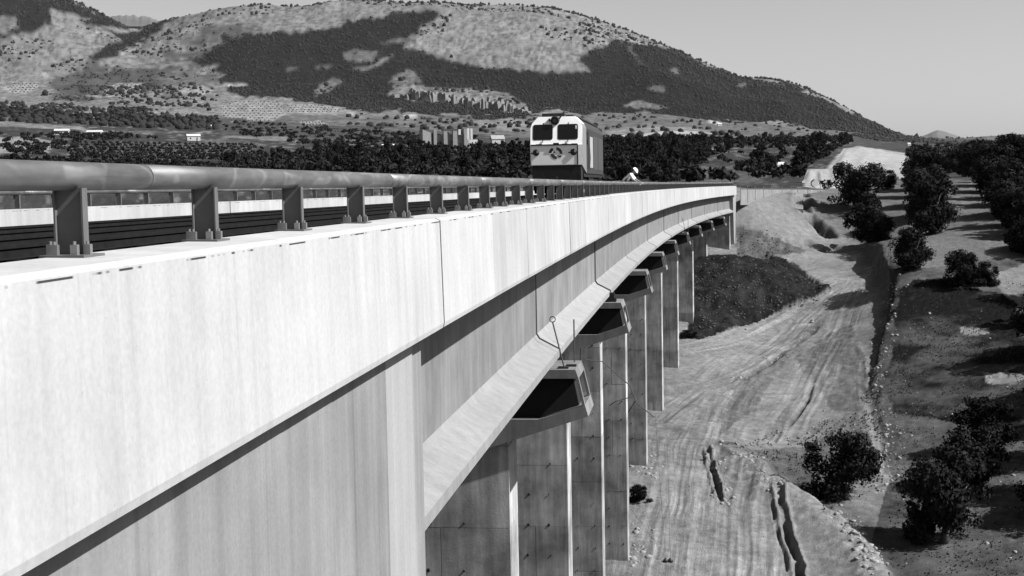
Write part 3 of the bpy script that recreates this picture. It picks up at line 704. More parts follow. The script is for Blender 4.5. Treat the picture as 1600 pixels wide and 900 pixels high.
# ------------------------------------------------------------------ far abutment
fa = tag(empty('far_abutment', B(SEND+2, -7, -5)), 'far concrete abutment where the viaduct meets the grass embankment', 'abutment')
def fap(name, prof, s0, s1, mat, n=1): return bridge_part(name, prof, s0, s1, n, mat, fa)
fap('front_wall', [(-.75, -3.75), (-.75, -13), (-W+.75, -13), (-W+.75, -3.75)], SEND-1.2, SEND+.9, MAT['pier'])
fap('ballast_wall', [(-.75, -1.425), (-.75, -3.745), (-W+.75, -3.745), (-W+.75, -1.425)], SEND-.4, SEND+.9, MAT['pier'])
mb = MB(); v = []
for o in (-.3, -.74):
    for (s, z) in ((SEND-1.1, -1.43), (SEND+3.2, -1.43), (SEND+1.2, -9.8), (SEND+.7, -9.8)): v.append(B(s, o, z))
mb.add(v, [(0,1,2,3), (7,6,5,4), (0,4,5,1), (1,5,6,2), (2,6,7,3), (3,7,4,0)]); o = mb.obj('wing_wall', MAT['flange'], fa); fixn(o.data); o.matrix_parent_inverse = Matrix.Translation(fa.location).inverted()
fap('wing_wall', mirror([(-.3, -1.43), (-.3, -9.8), (-.74, -9.8), (-.74, -1.43)]), SEND-1.1, SEND+3, MAT['pier'])

# ------------------------------------------------------------------ guard rails
def guard_rail(side, label):
    root = tag(empty('guard_rail', B(10, -.42 if side == 0 else -W+.42, 0)), label, 'guard rail')
    ti = Matrix.Translation(root.location).inverted()
    sgn = 1 if side == 0 else -1; cen = -.42 if side == 0 else -W+.42
    # tube, in 6 m lengths with a thin sleeve joint
    zc, rt = .096, .071
    cuts = [-8.6, -4.5, 1.4, 7.55, 14.0]; 
    while cuts[-1] < SEND: cuts.append(cuts[-1]+6.2)
    cuts[-1] = SEND+.8
    for a, bb in zip(cuts[:-1], cuts[1:]):
        mb = MB(); n = 20; mb.tube([B(s, cen, zc) for s in np.linspace(a, bb-.012, 5)], rt, n if a < 60 else 10)
        o = mb.obj('rail_tube', MAT['galv'], root, True); o.data.polygons[-1].use_smooth = o.data.polygons[-2].use_smooth = False; o.matrix_parent_inverse = ti
        mb = MB(); mb.tube([B(s, cen, zc) for s in (bb-.05, bb+.05)], rt-.008, 10); o = mb.obj('sleeve', MAT['galv'], root); o.matrix_parent_inverse = ti
    # one post and its fittings; the web is broadside to the line
    zb, ztop = -.288, zc-rt+.012
    p = MB(); hw, fw_ = .076, .030
    p.box(hw-.009, hw, -fw_, fw_, zb, ztop); p.box(-hw, -hw+.009, -fw_, fw_, zb, ztop); p.box(-hw+.009, hw-.009, -.004, .004, zb, ztop)
    pm = p.me('post', MAT['post'])
    q = MB(); q.box(-.115, .115, -.125, .125, zb-.014, zb); bm_ = q.me('base_plate', MAT['post'])
    bl = []
    for (x, y) in ((-.095, -.03), (.095, -.03), (-.05, -.085), (.052, -.085)):
        t = MB(); t.box(x-.018, x+.018, y-.014, y+.014, zb, zb+.05); t.tube([(x, y, zb+.05), (x, y, zb+.066)], .008, 6); bl.append(t.me('anchor_bolt', MAT['steel']))
    first = [133, 338, 472, 568, 636, 691, 732, 764.5]
    ss = []
    for i in range(90):
        s = 6.608+2*i
        if i < len(first) and side == 0:
            lo, hi = s-1, s+1
            for _ in range(30):
                mid = (lo+hi)/2; x = project(np.array([B(mid, -.35, -.2)]))[0][0]; lo, hi = (mid, hi) if x < first[i] else (lo, mid)
            s = mid
        if s < SEND+.6: ss.append(s)
    ss = [2.6, 4.6]+ss if side == 0 else list(np.arange(12.3, SEND, 2.0))
    for i, s in enumerate(ss):
        x, y, z = B(s, cen, 0); m = Matrix.Translation((x, y, z))@Matrix.Rotation(-heading(s), 4, 'Z')
        o = link('post', pm, root); o.matrix_parent_inverse = ti; o.matrix_basis = m
        if i < 24 and side == 0:
            c = link('base_plate', bm_, o)
            if i < 14:
                for b_ in bl: link('anchor_bolt', b_, o)
    return root
guard_rail(0, 'steel tube guard rail on short posts along the near parapet'); guard_rail(1, 'guard rail on the far parapet whose posts show through the gaps of the near one')

# ------------------------------------------------------------------ ballast and tracks
bal = swobj('ballast', [(-.6, -1.165), (-.9, -1.02), (-2.4, -.80), (-11.6, -.80), (-13.1, -1.02), (-13.4, -1.165)], -9, SEND-.5, 60, MAT['ballast'], None)
tag(bal, kind='structure'); bal = swobj('ballast', [(-2.6, -1.6), (-3.4, -.80), (-11.2, -.80), (-12.4, -1.6)], SEND-.49, SEND+60, 20, MAT['ballast'], None); tag(bal, kind='structure')
st = MB()
for _ in range(5200):
    s = abs(rng.normal(0, 1))*40-4 if rng.random() < .8 else rng.uniform(0, 180); o = rng.uniform(-13, -1.0)
    z = np.interp(o, [-13.1, -11.6, -2.4, -.9], [-1.02, -.8, -.8, -1.02]); x, y, zz = B(s, o, z); r = rng.uniform(.025, .05)
    a = rng.uniform(0, 6.3); d1, d2 = r*math.cos(a), r*math.sin(a)
    st.add([(x+d1, y+d2, zz), (x-d2, y+d1, zz), (x-d1, y-d2, zz), (x+d2, y-d1, zz), (x+rng.uniform(-.01, .01), y, zz+r)], [(0,1,4), (1,2,4), (2,3,4), (3,0,4)])
tag(st.obj('ballast_stones', MAT['ballast']), kind='stuff')
TR = -5.45
for cx, lab in ((TR, 'dark railway track on ballast under the locomotive'), (-W-TR, 'dark railway track on ballast beside the far parapet')):
    tr = tag(empty('railway_track', B(10, cx, -.7)), lab, 'track'); ti = Matrix.Translation(tr.location).inverted()
    for g in (-.7525, .7525):
        pr = [(cx+g-.036, -.52), (cx+g+.036, -.52), (cx+g+.036, -.56), (cx+g+.012, -.575), (cx+g+.012, -.66), (cx+g+.07, -.672), (cx+g-.07, -.672), (cx+g-.012, -.66), (cx+g-.012, -.575), (cx+g-.036, -.56)]
        o = swobj('rail', pr, -9, SEND+60, 80, MAT['railsteel'], tr); o.matrix_parent_inverse = ti
    sm_ = MB(); sm_.box(-1.3, 1.3, -.14, .14, -.83, -.675); sme = sm_.me('sleeper', MAT['sleeper'])
    for s in np.arange(-6, SEND, 1.2):
        if s > 84: break
        x, y, z = B(s, cx, 0); o = link('sleeper', sme, tr); o.matrix_parent_inverse = ti; o.matrix_basis = Matrix.Translation((x, y, z))@Matrix.Rotation(-heading(s), 4, 'Z')
duct = swobj('cable_walkway', [(-.52, -.74), (-.52, -1.16), (-1.5, -1.16), (-1.5, -.74)], 40, SEND, 30, MAT['deck'], None); tag(duct, kind='structure')

# ------------------------------------------------------------------ locomotive
def loco():
    s = 77.5; x, y, z = B(s, TR, -.52); h = heading(s)*.6
    root = tag(empty('locomotive', (x, y, z), (0, 0, -h)), 'white-fronted diesel locomotive with two dark windscreens coming along the viaduct', 'locomotive')
    LEN = 14.6; zl, zm, zr = 1.72, 2.84, 4.40
    def sec(yv, inset=0, top=0):
        hw = 1.47-inset
        return [(-hw, yv, 1.25), (-hw, yv, 3.80), (-hw+.10, yv, 4.03), (-hw+.42, yv, 4.36-top), (-hw+.95, yv, 4.48-top), (hw-.95, yv, 4.48-top), (hw-.42, yv, 4.36-top), (hw-.10, yv, 4.03), (hw, yv, 3.80), (hw, yv, 1.25)]
    bd = MB(); v = sec(2.35)+sec(LEN); n = 10
    bd.add(v, [tuple(range(n)), tuple(range(n, 2*n))[::-1]]+[(i, n+i, n+(i+1) % n, (i+1) % n) for i in range(n)]); body = bd.obj('body', MAT['sgrey'], root); fixn(body.data)
    cb = MB()          # cab: raked windscreen plane over an upright nose
    f0 = [(-1.42, 0, zl), (1.42, 0, zl), (1.45, 0, zm), (-1.45, 0, zm)]
    f1 = [(-1.44, .05, zm+.02), (1.44, .05, zm+.02), (1.44, .29, 3.80), (1.36, .34, 4.03), (1.02, .44, 4.40), (-1.02, .44, 4.40), (-1.36, .34, 4.03), (-1.44, .29, 3.80)]
    cb.add(f0+f1, [(0,1,2,3), (4,5,6,7,8,9,10,11), (3,2,5,4)])
    b = len(cb.v); s1_ = sec(2.345); idx = {i: b+i for i in range(10)}; cb.v += s1_
    low = len(cb.v); cb.v += [(-1.44, .12, zl), (1.44, .12, zl)]
    cb.f += [(11-0+0, idx[1], idx[2], 10), (10, idx[2], idx[3], 9), (9, idx[3], idx[4], idx[5], idx[6], 8), (8, idx[6], idx[7], 7), (7, idx[7], idx[8], 6),
             (1, idx[9], idx[8], 6, 5, 2), (0, 3, 4, 11, idx[1], idx[0]), (0, idx[0], idx[9], 1)]
    cab = cb.obj('cab', MAT['white'], root); fixn(cab.data); cab.data.materials.append(MAT['mgrey'])
    for pl in cab.data.polygons:
        if abs(pl.normal[0]) > .8: pl.material_index = 1  # cab sides get a darker grey, weaker grazing light put into the colour
    # nose panel sits 1 cm proud, framed by a dark ledge
    q = MB(); q.box(-1.38, 1.14, -.012, -.001, zl+.02, zm-.05); q.obj('nose_panel', MAT['white'], root)
    q = MB(); q.box(-1.42, 1.20, -.05, -.001, zm-.035, zm+.03); q.box(1.15, 1.21, -.03, -.001, zl+.02, zm-.036); q.obj('nose_ledge', MAT['black'], root)
    for hx in (-.95, 0, .5, 1.0):
        q = MB(); q.box(hx-.16, hx+.16, -.075, -.051, zm-.02, zm+.05+.05*(hx == 0)); q.obj('hand_grip', MAT['black'], root)
    def wp(u, t): return (u, .05+.24*(t-zm-.02)/(3.80-zm-.02)-.006, t)
    for x0, x1 in ((-1.30, -.20), (.08, 1.20)):
        z0, z1 = 3.12, 3.97; r = .09
        pts = [(x0+r, z0), (x1-r, z0), (x1-.03, z0+.03), (x1, z0+r), (x1, z1-r), (x1-.03, z1-.03), (x1-r, z1), (x0+r, z1), (x0+.03, z1-.03), (x0, z1-r), (x0, z0+r), (x0+.03, z0+.03)]
        g = MB(); a_ = [np.array(wp(u, t)) for u, t in pts]; off = np.array([0, -.012, 0.004]); g.add([tuple(p) for p in a_]+[tuple(p+off) for p in a_], [tuple(range(12, 24))]+[(i, (i+1) % 12, 12+(i+1) % 12, 12+i) for i in range(12)])
        wo = g.obj('windscreen', MAT['glass'], root)
        xm = (x0+x1)/2
        wpr = MB(); A = np.array(wp(xm, 2.96))+[0, -.03, 0]; Bp = np.array(wp(xm, 3.12))+[0, -.04, 0]; wpr.tube([A, Bp], .022, 5); wpr.obj('wiper', MAT['black'], wo); wpr = MB(); A2_ = np.array(wp(xm, 3.98))+[0, -.02, 0]; wpr.tube([A2_, A2_+[.05, -.02, .07]], .03, 5); wpr.obj('visor', MAT['black'], wo)
    st_ = MB(); A = np.array(wp(1.10, 3.70))+[0, -.02, 0]; st_.box(A[0]-.045, A[0]+.045, A[1]-.006, A[1], A[2], A[2]+.19); st_.obj('window_sticker', MAT['white'], root)
    for hx in (-1.12, .96):
        q = MB(); q.tube([(hx, -.013, 2.42), (hx, -.07, 2.42)], [.19, .15], 12); ho = q.obj('headlight', MAT['black'], root)
        q = MB(); q.tube([(hx+.09, -.071, 2.46), (hx+.09, -.085, 2.46)], .065, 10); q.obj('lens', MAT['lgrey'], ho)
        q = MB(); q.box(hx-.29, hx-.14, -.03, -.013, 2.36, 2.42); q.obj('bracket', MAT['black'], ho)
    # round operator emblem: two broken rings crossing
    em = MB()
    def arc(cx, cz, r0, r1, a0, a1, n=9):
        v = []
        for t in np.linspace(R(a0), R(a1), n):
            for r in (r0, r1): v.append((cx+r*math.cos(t), -.02, cz+r*.92*math.sin(t)))
        em.add(v, [(2*i, 2*i+1, 2*i+3, 2*i+2) for i in range(n-1)])
    ex, ez = -.02, 2.36
    arc(ex, ez, .21, .37, -6, 84); arc(ex, ez, .24, .40, 120, 174); arc(ex+.06, ez+.02, .20, .37, 188, 268)
    em.add([(ex-.16, -.02, ez+.02), (ex-.02, -.02, ez+.02), (ex-.09, -.02, ez+.16)], [(0, 1, 2)]); em.add([(ex+.06, -.02, ez-.10), (ex+.34, -.02, ez-.12), (ex+.26, -.02, ez-.24), (ex+.10, -.02, ez-.18)], [(0, 1, 2, 3)])
    em.obj('emblem', MAT['dgrey'], root)
    # head lamp cluster and horns over the windows
    q = MB(); q.tube([(-.08, .40, 4.18), (-.08, .20, 4.16)], [.27, .22], 10); q.box(-.42, -.34, .26, .40, 4.16, 4.30); hl = q.obj('headlamp_cluster', MAT['black'], root)
    q = MB(); q.tube([(-.08, .199, 4.16), (-.08, .18, 4.16)], .12, 10); q.obj('lens', MAT['glass'], hl)
    q = MB(); q.tube([(.05, .32, 4.12), (.42, .5, 4.66), (.62, .6, 4.62)], .045, 6); q.obj('horn', MAT['black'], root)
    for a, bb, mt in ((.75, 1.6, 'black'), (3.0, 6.0, 'dgrey'), (7, 12, 'dgrey')):
        q = MB(); q.box(-.85 if a < 1 else -.7, .4 if a < 1 else .7, a, bb, 4.44, 4.60 if a < 1 else 4.62); q.obj('roof_hatch', MAT[mt], root)
    q = MB(); q.box(-.6, -.5, 3, 13, 4.44, 4.52); q.box(1.06, 1.16, 2.4, LEN-.1, 4.33, 4.41); q.obj('roof_gutter', MAT['black'], root)
    # side: cab window, door, pale and grey panels
    for sx in (1, -1):
        X = 1.47*sx
        def sp(y0, y1, z0, z1, nm, mt, th=.012, par=root):
            q = MB(); a, c = (X+.001*sx, X+th*sx); q.box(min(a, c), max(a, c), y0, y1, z0, z1); return q.obj(nm, MAT[mt], par)
        sp(2.45, 3.1, 2.9, 3.6, 'side_window', 'glass'); dr = sp(3.3, 4.15, 1.45, 3.75, 'cab_door', 'black'); 
        q = MB(); q.tube([(X+.03*sx, 4.1, 1.6), (X+.07*sx, 4.1, 2.2), (X+.03*sx, 4.1, 2.9)], .02, 5); q.obj('handle', MAT['steel'], dr)
        sp(2.36, 2.43, 1.5, 3.6, 'door_pillar', 'black', .02); sp(4.6, 6.6, 1.6, 3.4, 'side_panel', 'lgrey', .01); sp(6.9, 10.2, 1.5, 3.5, 'side_grille', 'dgrey', .012); sp(10.5, LEN-.2, 1.5, 3.5, 'side_grille', 'dgrey', .012)
    # running gear
    q = MB(); q.box(-1.35, 1.35, .02, 1.2, .75, zl-.006); q.obj('buffer_beam', MAT['black'], root)
    q = MB(); q.add([(-1.3, -.25, .75), (1.3, -.25, .75), (1.3, .5, .15), (-1.3, .5, .15), (-1.3, .5, .75), (1.3, .5, .75)], [(0,1,2,3), (0,4,5,1), (1,5,2), (0,3,4), (3,2,5,4)]); o = q.obj('snow_plough', MAT['black'], root); fixn(o.data)
    for bx in (-.88, .88):
        q = MB(); q.tube([(bx, .02, 1.05), (bx, -.45, 1.05)], .11, 10); q.tube([(bx, -.45, 1.05), (bx, -.5, 1.05)], .25, 14); q.obj('buffer', MAT['black'], root)
    q = MB(); q.tube([(0, .02, 1.0), (0, -.3, .9)], .08, 8); q.box(-.09, .09, -.36, -.28, .7, 1.02); q.obj('coupling', MAT['black'], root)
    for by in (3.2, 11.4):
        q = MB(); q.box(-1.2, -1.02, by-2.2, by+2.2, .45, .95); q.box(1.02, 1.2, by-2.2, by+2.2, .45, .95); bg_ = q.obj('bogie', MAT['black'], root)
        for wy in (-1.5, 0, 1.5):
            for wx_ in (-.75, .75):
                q = MB(); q.tube([(wx_-.06, by+wy, .50), (wx_+.06, by+wy, .50)], .5, 18); q.obj('wheel', MAT['railsteel'], bg_)
    q = MB(); q.box(-1.3, 1.3, 5.7, 8.9, .55, 1.24); q.obj('fuel_tank', MAT['black'], root)
    q = MB(); q.box(-1.40, 1.40, 1.2, LEN-.1, 1.05, 1.249); q.obj('underframe', MAT['black'], root)
    q = MB(); q.tube([(1.3, .3, .5), (1.3, .3, 1.7)], .03, 6); q.tube([(1.3, .3, .9), (1.3, .8, .9)], .03, 6); q.obj('footstep', MAT['dgrey'], root)
loco()

# ------------------------------------------------------------------ worker leaning over the rail
def worker():
    s = 70.0; x, y, z = B(s, -1.22, -.80); h = heading(s)
    # local: X towards the rail, Y along the bridge, Z up; he stoops over the rail
    root = empty('person', (x, y, z), (0, 0, -h+.12)); tag(root, 'stooping person in white helmet and white shirt working behind the guard rail', 'person')
    def skin(name, pts, eds, rad, mat, par, sub=1):
        me = bpy.data.meshes.new(name); me.from_pydata(pts, eds, []); me.materials.append(mat); o = link(name, me, par)
        md = o.modifiers.new('skin', 'SKIN'); md.use_smooth_shade = True
        lay = me.skin_vertices[0].data if me.skin_vertices else None
        if lay is None:
            bm = bmesh.new(); bm.from_mesh(me); bm.verts.layers.skin.verify(); bm.to_mesh(me); bm.free(); lay = me.skin_vertices[0].data
        for i, r in enumerate(rad): lay[i].radius = (r, r); lay[i].use_root = (i == 0)
        md2 = o.modifiers.new('sub', 'SUBSURF'); md2.levels = sub; md2.render_levels = sub; return o
    hip = (0, 0, .90); waist = (.10, -.02, 1.06); chest = (.30, -.06, 1.27); neck = (.46, -.09, 1.40); head0 = (.53, -.10, 1.45); head1 = (.60, -.11, 1.50)
    shR, shL = (.36, -.26, 1.33), (.38, .13, 1.35); elR, elL = (.50, -.44, 1.06), (.62, .10, 1.10); haR, haL = (.72, -.62, .90), (.86, -.35, .93)
    kneeR, kneeL = (.06, -.12, .48), (.16, .12, .48); anR, anL = (-.02, -.12, .09), (.08, .12, .09); toR, toL = (.16, -.12, .05), (.26, .12, .05)
    hpR, hpL = (0, -.1, .88), (0, .1, .88)
    P = [hip, waist, chest, neck, head0, head1, shR, elR, haR, shL, elL, haL, hpR, kneeR, anR, toR, hpL, kneeL, anL, toL]
    E_ = [(0,1), (1,2), (2,3), (3,4), (4,5), (2,6), (6,7), (7,8), (2,9), (9,10), (10,11), (0,12), (12,13), (13,14), (14,15), (0,16), (16,17), (17,18), (18,19)]
    Rd = [.13, .13, .15, .06, .09, .09, .06, .042, .03, .06, .042, .03, .085, .058, .042, .035, .085, .058, .042, .035]
    nb = len(P)
    for hand, el in ((haR, elR), (haL, elL)):      # palm, four fingers and a thumb closing on the rail
        d = np.array(hand)-np.array(el); d /= np.linalg.norm(d); side = np.cross(d, (0, 0, 1)); side /= np.linalg.norm(side); base = P.index(hand)
        palm = np.array(hand)+d*.07; P.append(tuple(palm)); E_.append((base, len(P)-1)); Rd.append(.034); pi = len(P)-1
        for q, (o_, l_) in enumerate(((-.033, .062), (-.011, .075), (.011, .07), (.033, .055))):
            k1 = palm+side*o_+d*.04; k2 = k1+d*l_*.5+np.array((0, 0, -l_*.45)); P.append(tuple(k1)); E_.append((pi, len(P)-1)); Rd.append(.0095); P.append(tuple(k2)); E_.append((len(P)-2, len(P)-1)); Rd.append(.008)
        t1 = palm+side*.045-d*.01; t2 = t1+d*.04+np.array((0, 0, -.02)); P.append(tuple(t1)); E_.append((pi, len(P)-1)); Rd.append(.011); P.append(tuple(t2)); E_.append((len(P)-2, len(P)-1)); Rd.append(.009)
    skin('body', P, E_, Rd, MAT['skin'], root, 2)
    skin('shirt', [hip[:2]+(.93,), waist, chest, (.42, -.08, 1.37), shR, elR, shL, elL], [(0,1), (1,2), (2,3), (2,4), (4,5), (2,6), (6,7)], [.14, .155, .175, .08, .085, .062, .085, .062], MAT['white'], root, 2)
    skin('trousers', [(0, 0, .90), hpR, kneeR, anR, hpL, kneeL, anL], [(0,1), (1,2), (2,3), (0,4), (4,5), (5,6)], [.15, .11, .08, .065, .11, .08, .065], MAT['dgrey'], root, 2)
    for a, t in ((anR, toR), (anL, toL)): skin('boot', [a[:2]+(.06,), t], [(0, 1)], [.055, .045], MAT['black'], root, 1)
    hm = MB(); c = np.array((.585, -.11, 1.535)); ax = Matrix.Rotation(R(52), 3, 'Y'); rows = []
    for i in range(7):
        t = i/6*math.pi/2; rr = .145*math.sin(t); zz = .13*math.cos(t); rows.append([tuple(c+np.array(ax@Vector((rr*1.12*math.cos(a), rr*math.sin(a), zz)))) for a in np.linspace(0, 2*math.pi, 17)[:-1]])
    brim = [tuple(c+np.array(ax@Vector(((.165+.09*max(0, math.cos(a)))*math.cos(a), .155*math.sin(a), -.01)))) for a in np.linspace(0, 2*math.pi, 17)[:-1]]; rows.append(brim)
    v = sum(rows, []); f = [(i*16+k, i*16+(k+1) % 16, (i+1)*16+(k+1) % 16, (i+1)*16+k) for i in range(7) for k in range(16)]
    hm.add(v, f); hm.obj('helmet', MAT['white'], root, True)
    fc = MB(); hd = Vector((.60, -.11, 1.48)); fx_ = ax
    for (dx, dy, dz, r) in ((.085, -.035, .01, .013), (.085, .035, .01, .013), (.105, 0, -.02, .016), (.085, 0, -.06, .02)):
        p0 = hd+fx_@Vector((dx-.02, dy, dz)); p1 = hd+fx_@Vector((dx+.012, dy, dz)); fc.tube([tuple(p0), tuple(p1)], [r, r*.6], 6)
    fc.obj('face', MAT['dgrey'], root)
    st_ = MB()
    st_.tube([(.02, -.16, .98), (.14, -.20, 1.12), (.36, -.24, 1.30), (.34, -.1, 1.47), (.30, .1, 1.46)], .028, 6); st_.tube([(-.16, -.02, .98), (.0, -.17, .95), (.16, -.02, .92), (0, .16, .95), (-.16, -.02, .98)], .03, 6); st_.tube([(.12, -.19, 1.06), (.32, -.26, .98), (.60, -.42, .90)], .022, 6)
    st_.obj('harness', MAT['black'], root)
worker()

# ================================================================== vegetation
def crown_mesh(name, mat, seed, W_, H_, nclump, nleaf, leaf, base=.12, holes=.25, spread=1.0):
    """many small leaf-clump faces set on and inside uneven lobes; base of the tree at z=0"""
    g = np.random.default_rng(seed); V = []; rad = W_/2
    cl = []
    for i in range(nclump):
        a = g.uniform(0, 2*math.pi); u = g.uniform(-.95, 1); rr = rad*.72*math.sqrt(g.random())*math.sqrt(max(0, 1-(u*.75)**2))*spread*(1+.35*math.sin(a*2+seed)+.2*math.sin(a*3+2*seed))
        z = H_*(.47+.42*u); s = rad*g.choice([g.uniform(.12, .24), g.uniform(.24, .44)])*(1-.2*abs(u)); cl.append((rr*math.cos(a), rr*math.sin(a), max(z, H_*base+s*.5), s))
    cl = np.array(cl); wgt = cl[:, 3]**2; idx = g.choice(len(cl), nleaf, p=wgt/wgt.sum())
    d = g.normal(size=(nleaf, 3)); d /= np.linalg.norm(d, axis=1)[:, None]
    rr = (1-.55*g.random(nleaf)**2.2)+g.normal(0, .10, nleaf)
    c = cl[idx, :3]+d*(cl[idx, 3]*rr)[:, None]*np.array([1, 1, .86])
    c[:, 2] = np.maximum(c[:, 2], H_*base*.6+g.random(nleaf)*.2)
    n = d+g.normal(0, .55, (nleaf, 3)); n /= np.linalg.norm(n, axis=1)[:, None]
    t = np.cross(n, g.normal(size=(nleaf, 3))); t /= np.linalg.norm(t, axis=1)[:, None]; b_ = np.cross(n, t)
    L_ = leaf*g.uniform(.55, 1.35, nleaf)[:, None]; Wd = L_*g.uniform(.35, .7, nleaf)[:, None]
    quad = np.stack([c-t*L_*.5, c+b_*Wd*.5+n*L_*.08, c+t*L_*.5, c-b_*Wd*.5+n*L_*.05], 1).reshape(-1, 3)
    return fast_mesh(name, quad, np.arange(nleaf*4).reshape(-1, 4), mat)
def trunk_mesh(name, seed, H_, r, fork=.28, lean=.1, nl=5):
    g = random.Random(seed); mb = MB(); f = H_*fork; lx, ly = g.uniform(-lean, lean)*H_, g.uniform(-lean, lean)*H_
    mb.tube([(0, 0, -.35), (lx*.1, ly*.1, f*.4), (lx*.4, ly*.4, f)], [r*1.35, r, r*.8], 7)
    for i in range(nl):
        a = 2*math.pi*i/nl+g.uniform(-.4, .4); o = H_*g.uniform(.16, .28); z1 = H_*g.uniform(.55, .8)
        mb.tube([(lx*.4, ly*.4, f*.95), (lx*.4+o*.5*math.cos(a), ly*.4+o*.5*math.sin(a), (f+z1)*.5), (lx*.4+o*math.cos(a), ly*.4+o*math.sin(a), z1)], [r*.55, r*.35, r*.12], 5)
    return mb.me(name, MAT['bark'], True)
OL = [(crown_mesh('olive_crown', MAT['leaf'], 100+i, 1.0*5, (4.4, 4.9, 4.0)[i], (44, 52, 40)[i], 9500, .27, .0), trunk_mesh('olive_trunk', i, 4.4, .2)) for i in range(3)]
BU = [(crown_mesh('shrub_crown', MAT['leaf2'], 200+i, 5, 3.9, 34, 9000, .24, .0), trunk_mesh('shrub_stem', 20+i, 3.0, .12, .12, .1, 7)) for i in range(2)]
GROVE = [(crown_mesh('grove_crown', MAT['leaf3'], 300+i, 5, (4.6, 5.0, 5.6, 4.2)[i], 16, 1500, .55, .06), trunk_mesh('grove_trunk', 30+i, 4.6, .18)) for i in range(4)]
def tree(name, cat, proto, px, py, wpx, label, group=None, hs=1.0, pt=None, rz=None):
    P_ = ground_at(px, py) if pt is None else np.array(pt); d = float(P_@FWD)
    sc = wpx*d/F/5.0*(1.12 if name in ('olive_tree', 'field_shrub') else 1.05); root = empty(name, tuple(P_), (0, 0, random.uniform(0, 6.28) if rz is None else rz)); root.scale = (sc, sc, sc*hs)
    tag(root, label, cat, group)
    link('trunk', proto[1], root); link('crown', proto[0], root); return root
OG = 'olive trees on the field right of the haul road'
near = [(OL[0],1336,327,86,'round olive tree standing before the pale railway cutting, largest there',.86),(OL[1],1386,296,36,'small olive tree just right of the round tree before the pale cutting',.8),
 (OL[2],1359,379,66,'olive tree right below the round one, above the bend of the haul road',1.05),(OL[1],1424,421,66,'olive tree on the edge of the black scarp above the haul road bend',.95),
 (BU[0],1506,447,66,'dark bushy shrub alone on pale field, with a smaller bush on its right',.95),(BU[1],1544,446,38,'small bush touching the right side of the lone dark field shrub',1.1),
 (BU[1],1306,776,118,'big round dark shrub on the spoil slope left of the lower olives',.98),(OL[0],1476,848,128,'largest olive tree at the lower right, its shadow reaching the spoil bank',1.12),
 (OL[2],1520,758,104,'olive tree behind the largest lower right olive, partly covered by it',1.0),(OL[1],1536,700,84,'dark olive tree third up from the lower right corner',.9)]
for pr, px, py, wd, lab, hs in near:
    b = pr in BU; tree('field_shrub' if b else 'olive_tree', 'shrub' if b else 'olive tree', pr, px, py, wd, lab, OG if not b else 'dark shrubs on the field and the spoil slope', hs)
ORD = 'first second third fourth fifth sixth seventh eighth ninth tenth eleventh twelfth thirteenth fourteenth fifteenth'.split()
rows = [(1444,297,62),(1446,308,66),(1450,322,70),(1452,340,74),(1454,366,80)]
for i, (px, py, wd) in enumerate(rows): tree('olive_tree', 'olive tree', OL[i % 3], px, py, wd, ORD[i]+' olive tree from the top of the overlapping column right of the round trees', 'row of olives between the striped shadows', 1.05)
rows = [(1528,276,70),(1552,290,74),(1560,300,72),(1566,311,76),(1572,323,78),(1578,337,82),(1586,352,84),(1604,371,86),(1618,398,90),(1596,284,90),(1620,300,90),(1640,330,96),(1650,360,96),(1575,272,70),(1500,268,54)]
for i, (px, py, wd) in enumerate(rows): tree('olive_tree', 'olive tree', OL[i % 3], px, py, wd, ORD[i]+' tree planted in the dense dark olive column along the right edge of the field', 'dense row of olives at the right edge', .84)
rows = [(1690,470,110),(1700,545,120),(1680,620,130),(1668,716,120),(1672,772,120),(1660,812,116),(1650,668,90),(1640,560,100),(1655,500,90)]
for i, (px, py, wd) in enumerate(rows): tree('olive_tree', 'olive tree', OL[i % 3], px, py, wd, 'olive tree just outside the right edge, only its shadow or rim in view', 'olives past the right edge', 1.05)
# small dark bush at the foot of the fourth pier, scrub at the scarp and along the ruts
tree('foot_shrub', 'shrub', BU[0], 1000, 784, 40, 'low dark shrub beside the foot of the fourth pier', None, .8)
tree('foot_shrub', 'shrub', BU[1], 1078, 528, 30, 'flat dark shrub by the pier foot under the rubble mound', None, .5)
# groves beyond the bridge: individual trees, nearest first
def inside(px, py, poly): return bool(inpoly(np.array([float(px)]), np.array([float(py)]), poly)[0])
cnt = 0; placed = []
def scatter(poly, n, dmin, w0, w1, label, group, protos=GROVE, seed=1, hs=(.85, 1.25), keep=None):
    global cnt
    g = random.Random(seed); xs = [p[0] for p in poly]; ys = [p[1] for p in poly]; tries = 0; got = 0
    while got < n and tries < n*60:
        tries += 1; px, py = g.uniform(min(xs), max(xs)), g.uniform(min(ys), max(ys))
        if not inside(px, py, poly): continue
        if keep and not keep(px, py): continue
        P_ = ground_at(px, py, 190)
        sz = g.uniform(w0, w1)
        if any((P_[0]-a)**2+(P_[1]-b_)**2 < (dmin*g.uniform(.8, 1.2))**2 for a, b_ in placed): continue
        placed.append((P_[0], P_[1])); got += 1; d = float(P_@FWD)
        tree('grove_tree', 'tree', protos[got % len(protos)], px, py, sz*F/d, label, group, g.uniform(*hs), P_)
    cnt += got
OPEN = ([(1095,262),(1110,246),(1180,232),(1240,230),(1240,244),(1185,256),(1130,264)], [(1060,287),(1085,262),(1150,264),(1205,272),(1200,288)], [(1205,262),(1246,226),(1262,232),(1240,282),(1208,286)])
def closed(px, py): return not any(inside(px, py, o_) for o_ in OPEN)
scatter([(930,287),(1165,287),(1250,280),(1262,262),(1330,222),(1320,214),(1220,224),(1000,228),(930,226)], 112, 5.2, 4.6, 7.2, 'dark tree of the dense grove behind the locomotive and the far end of the viaduct', 'trees of the grove right of the locomotive', seed=3, keep=closed)
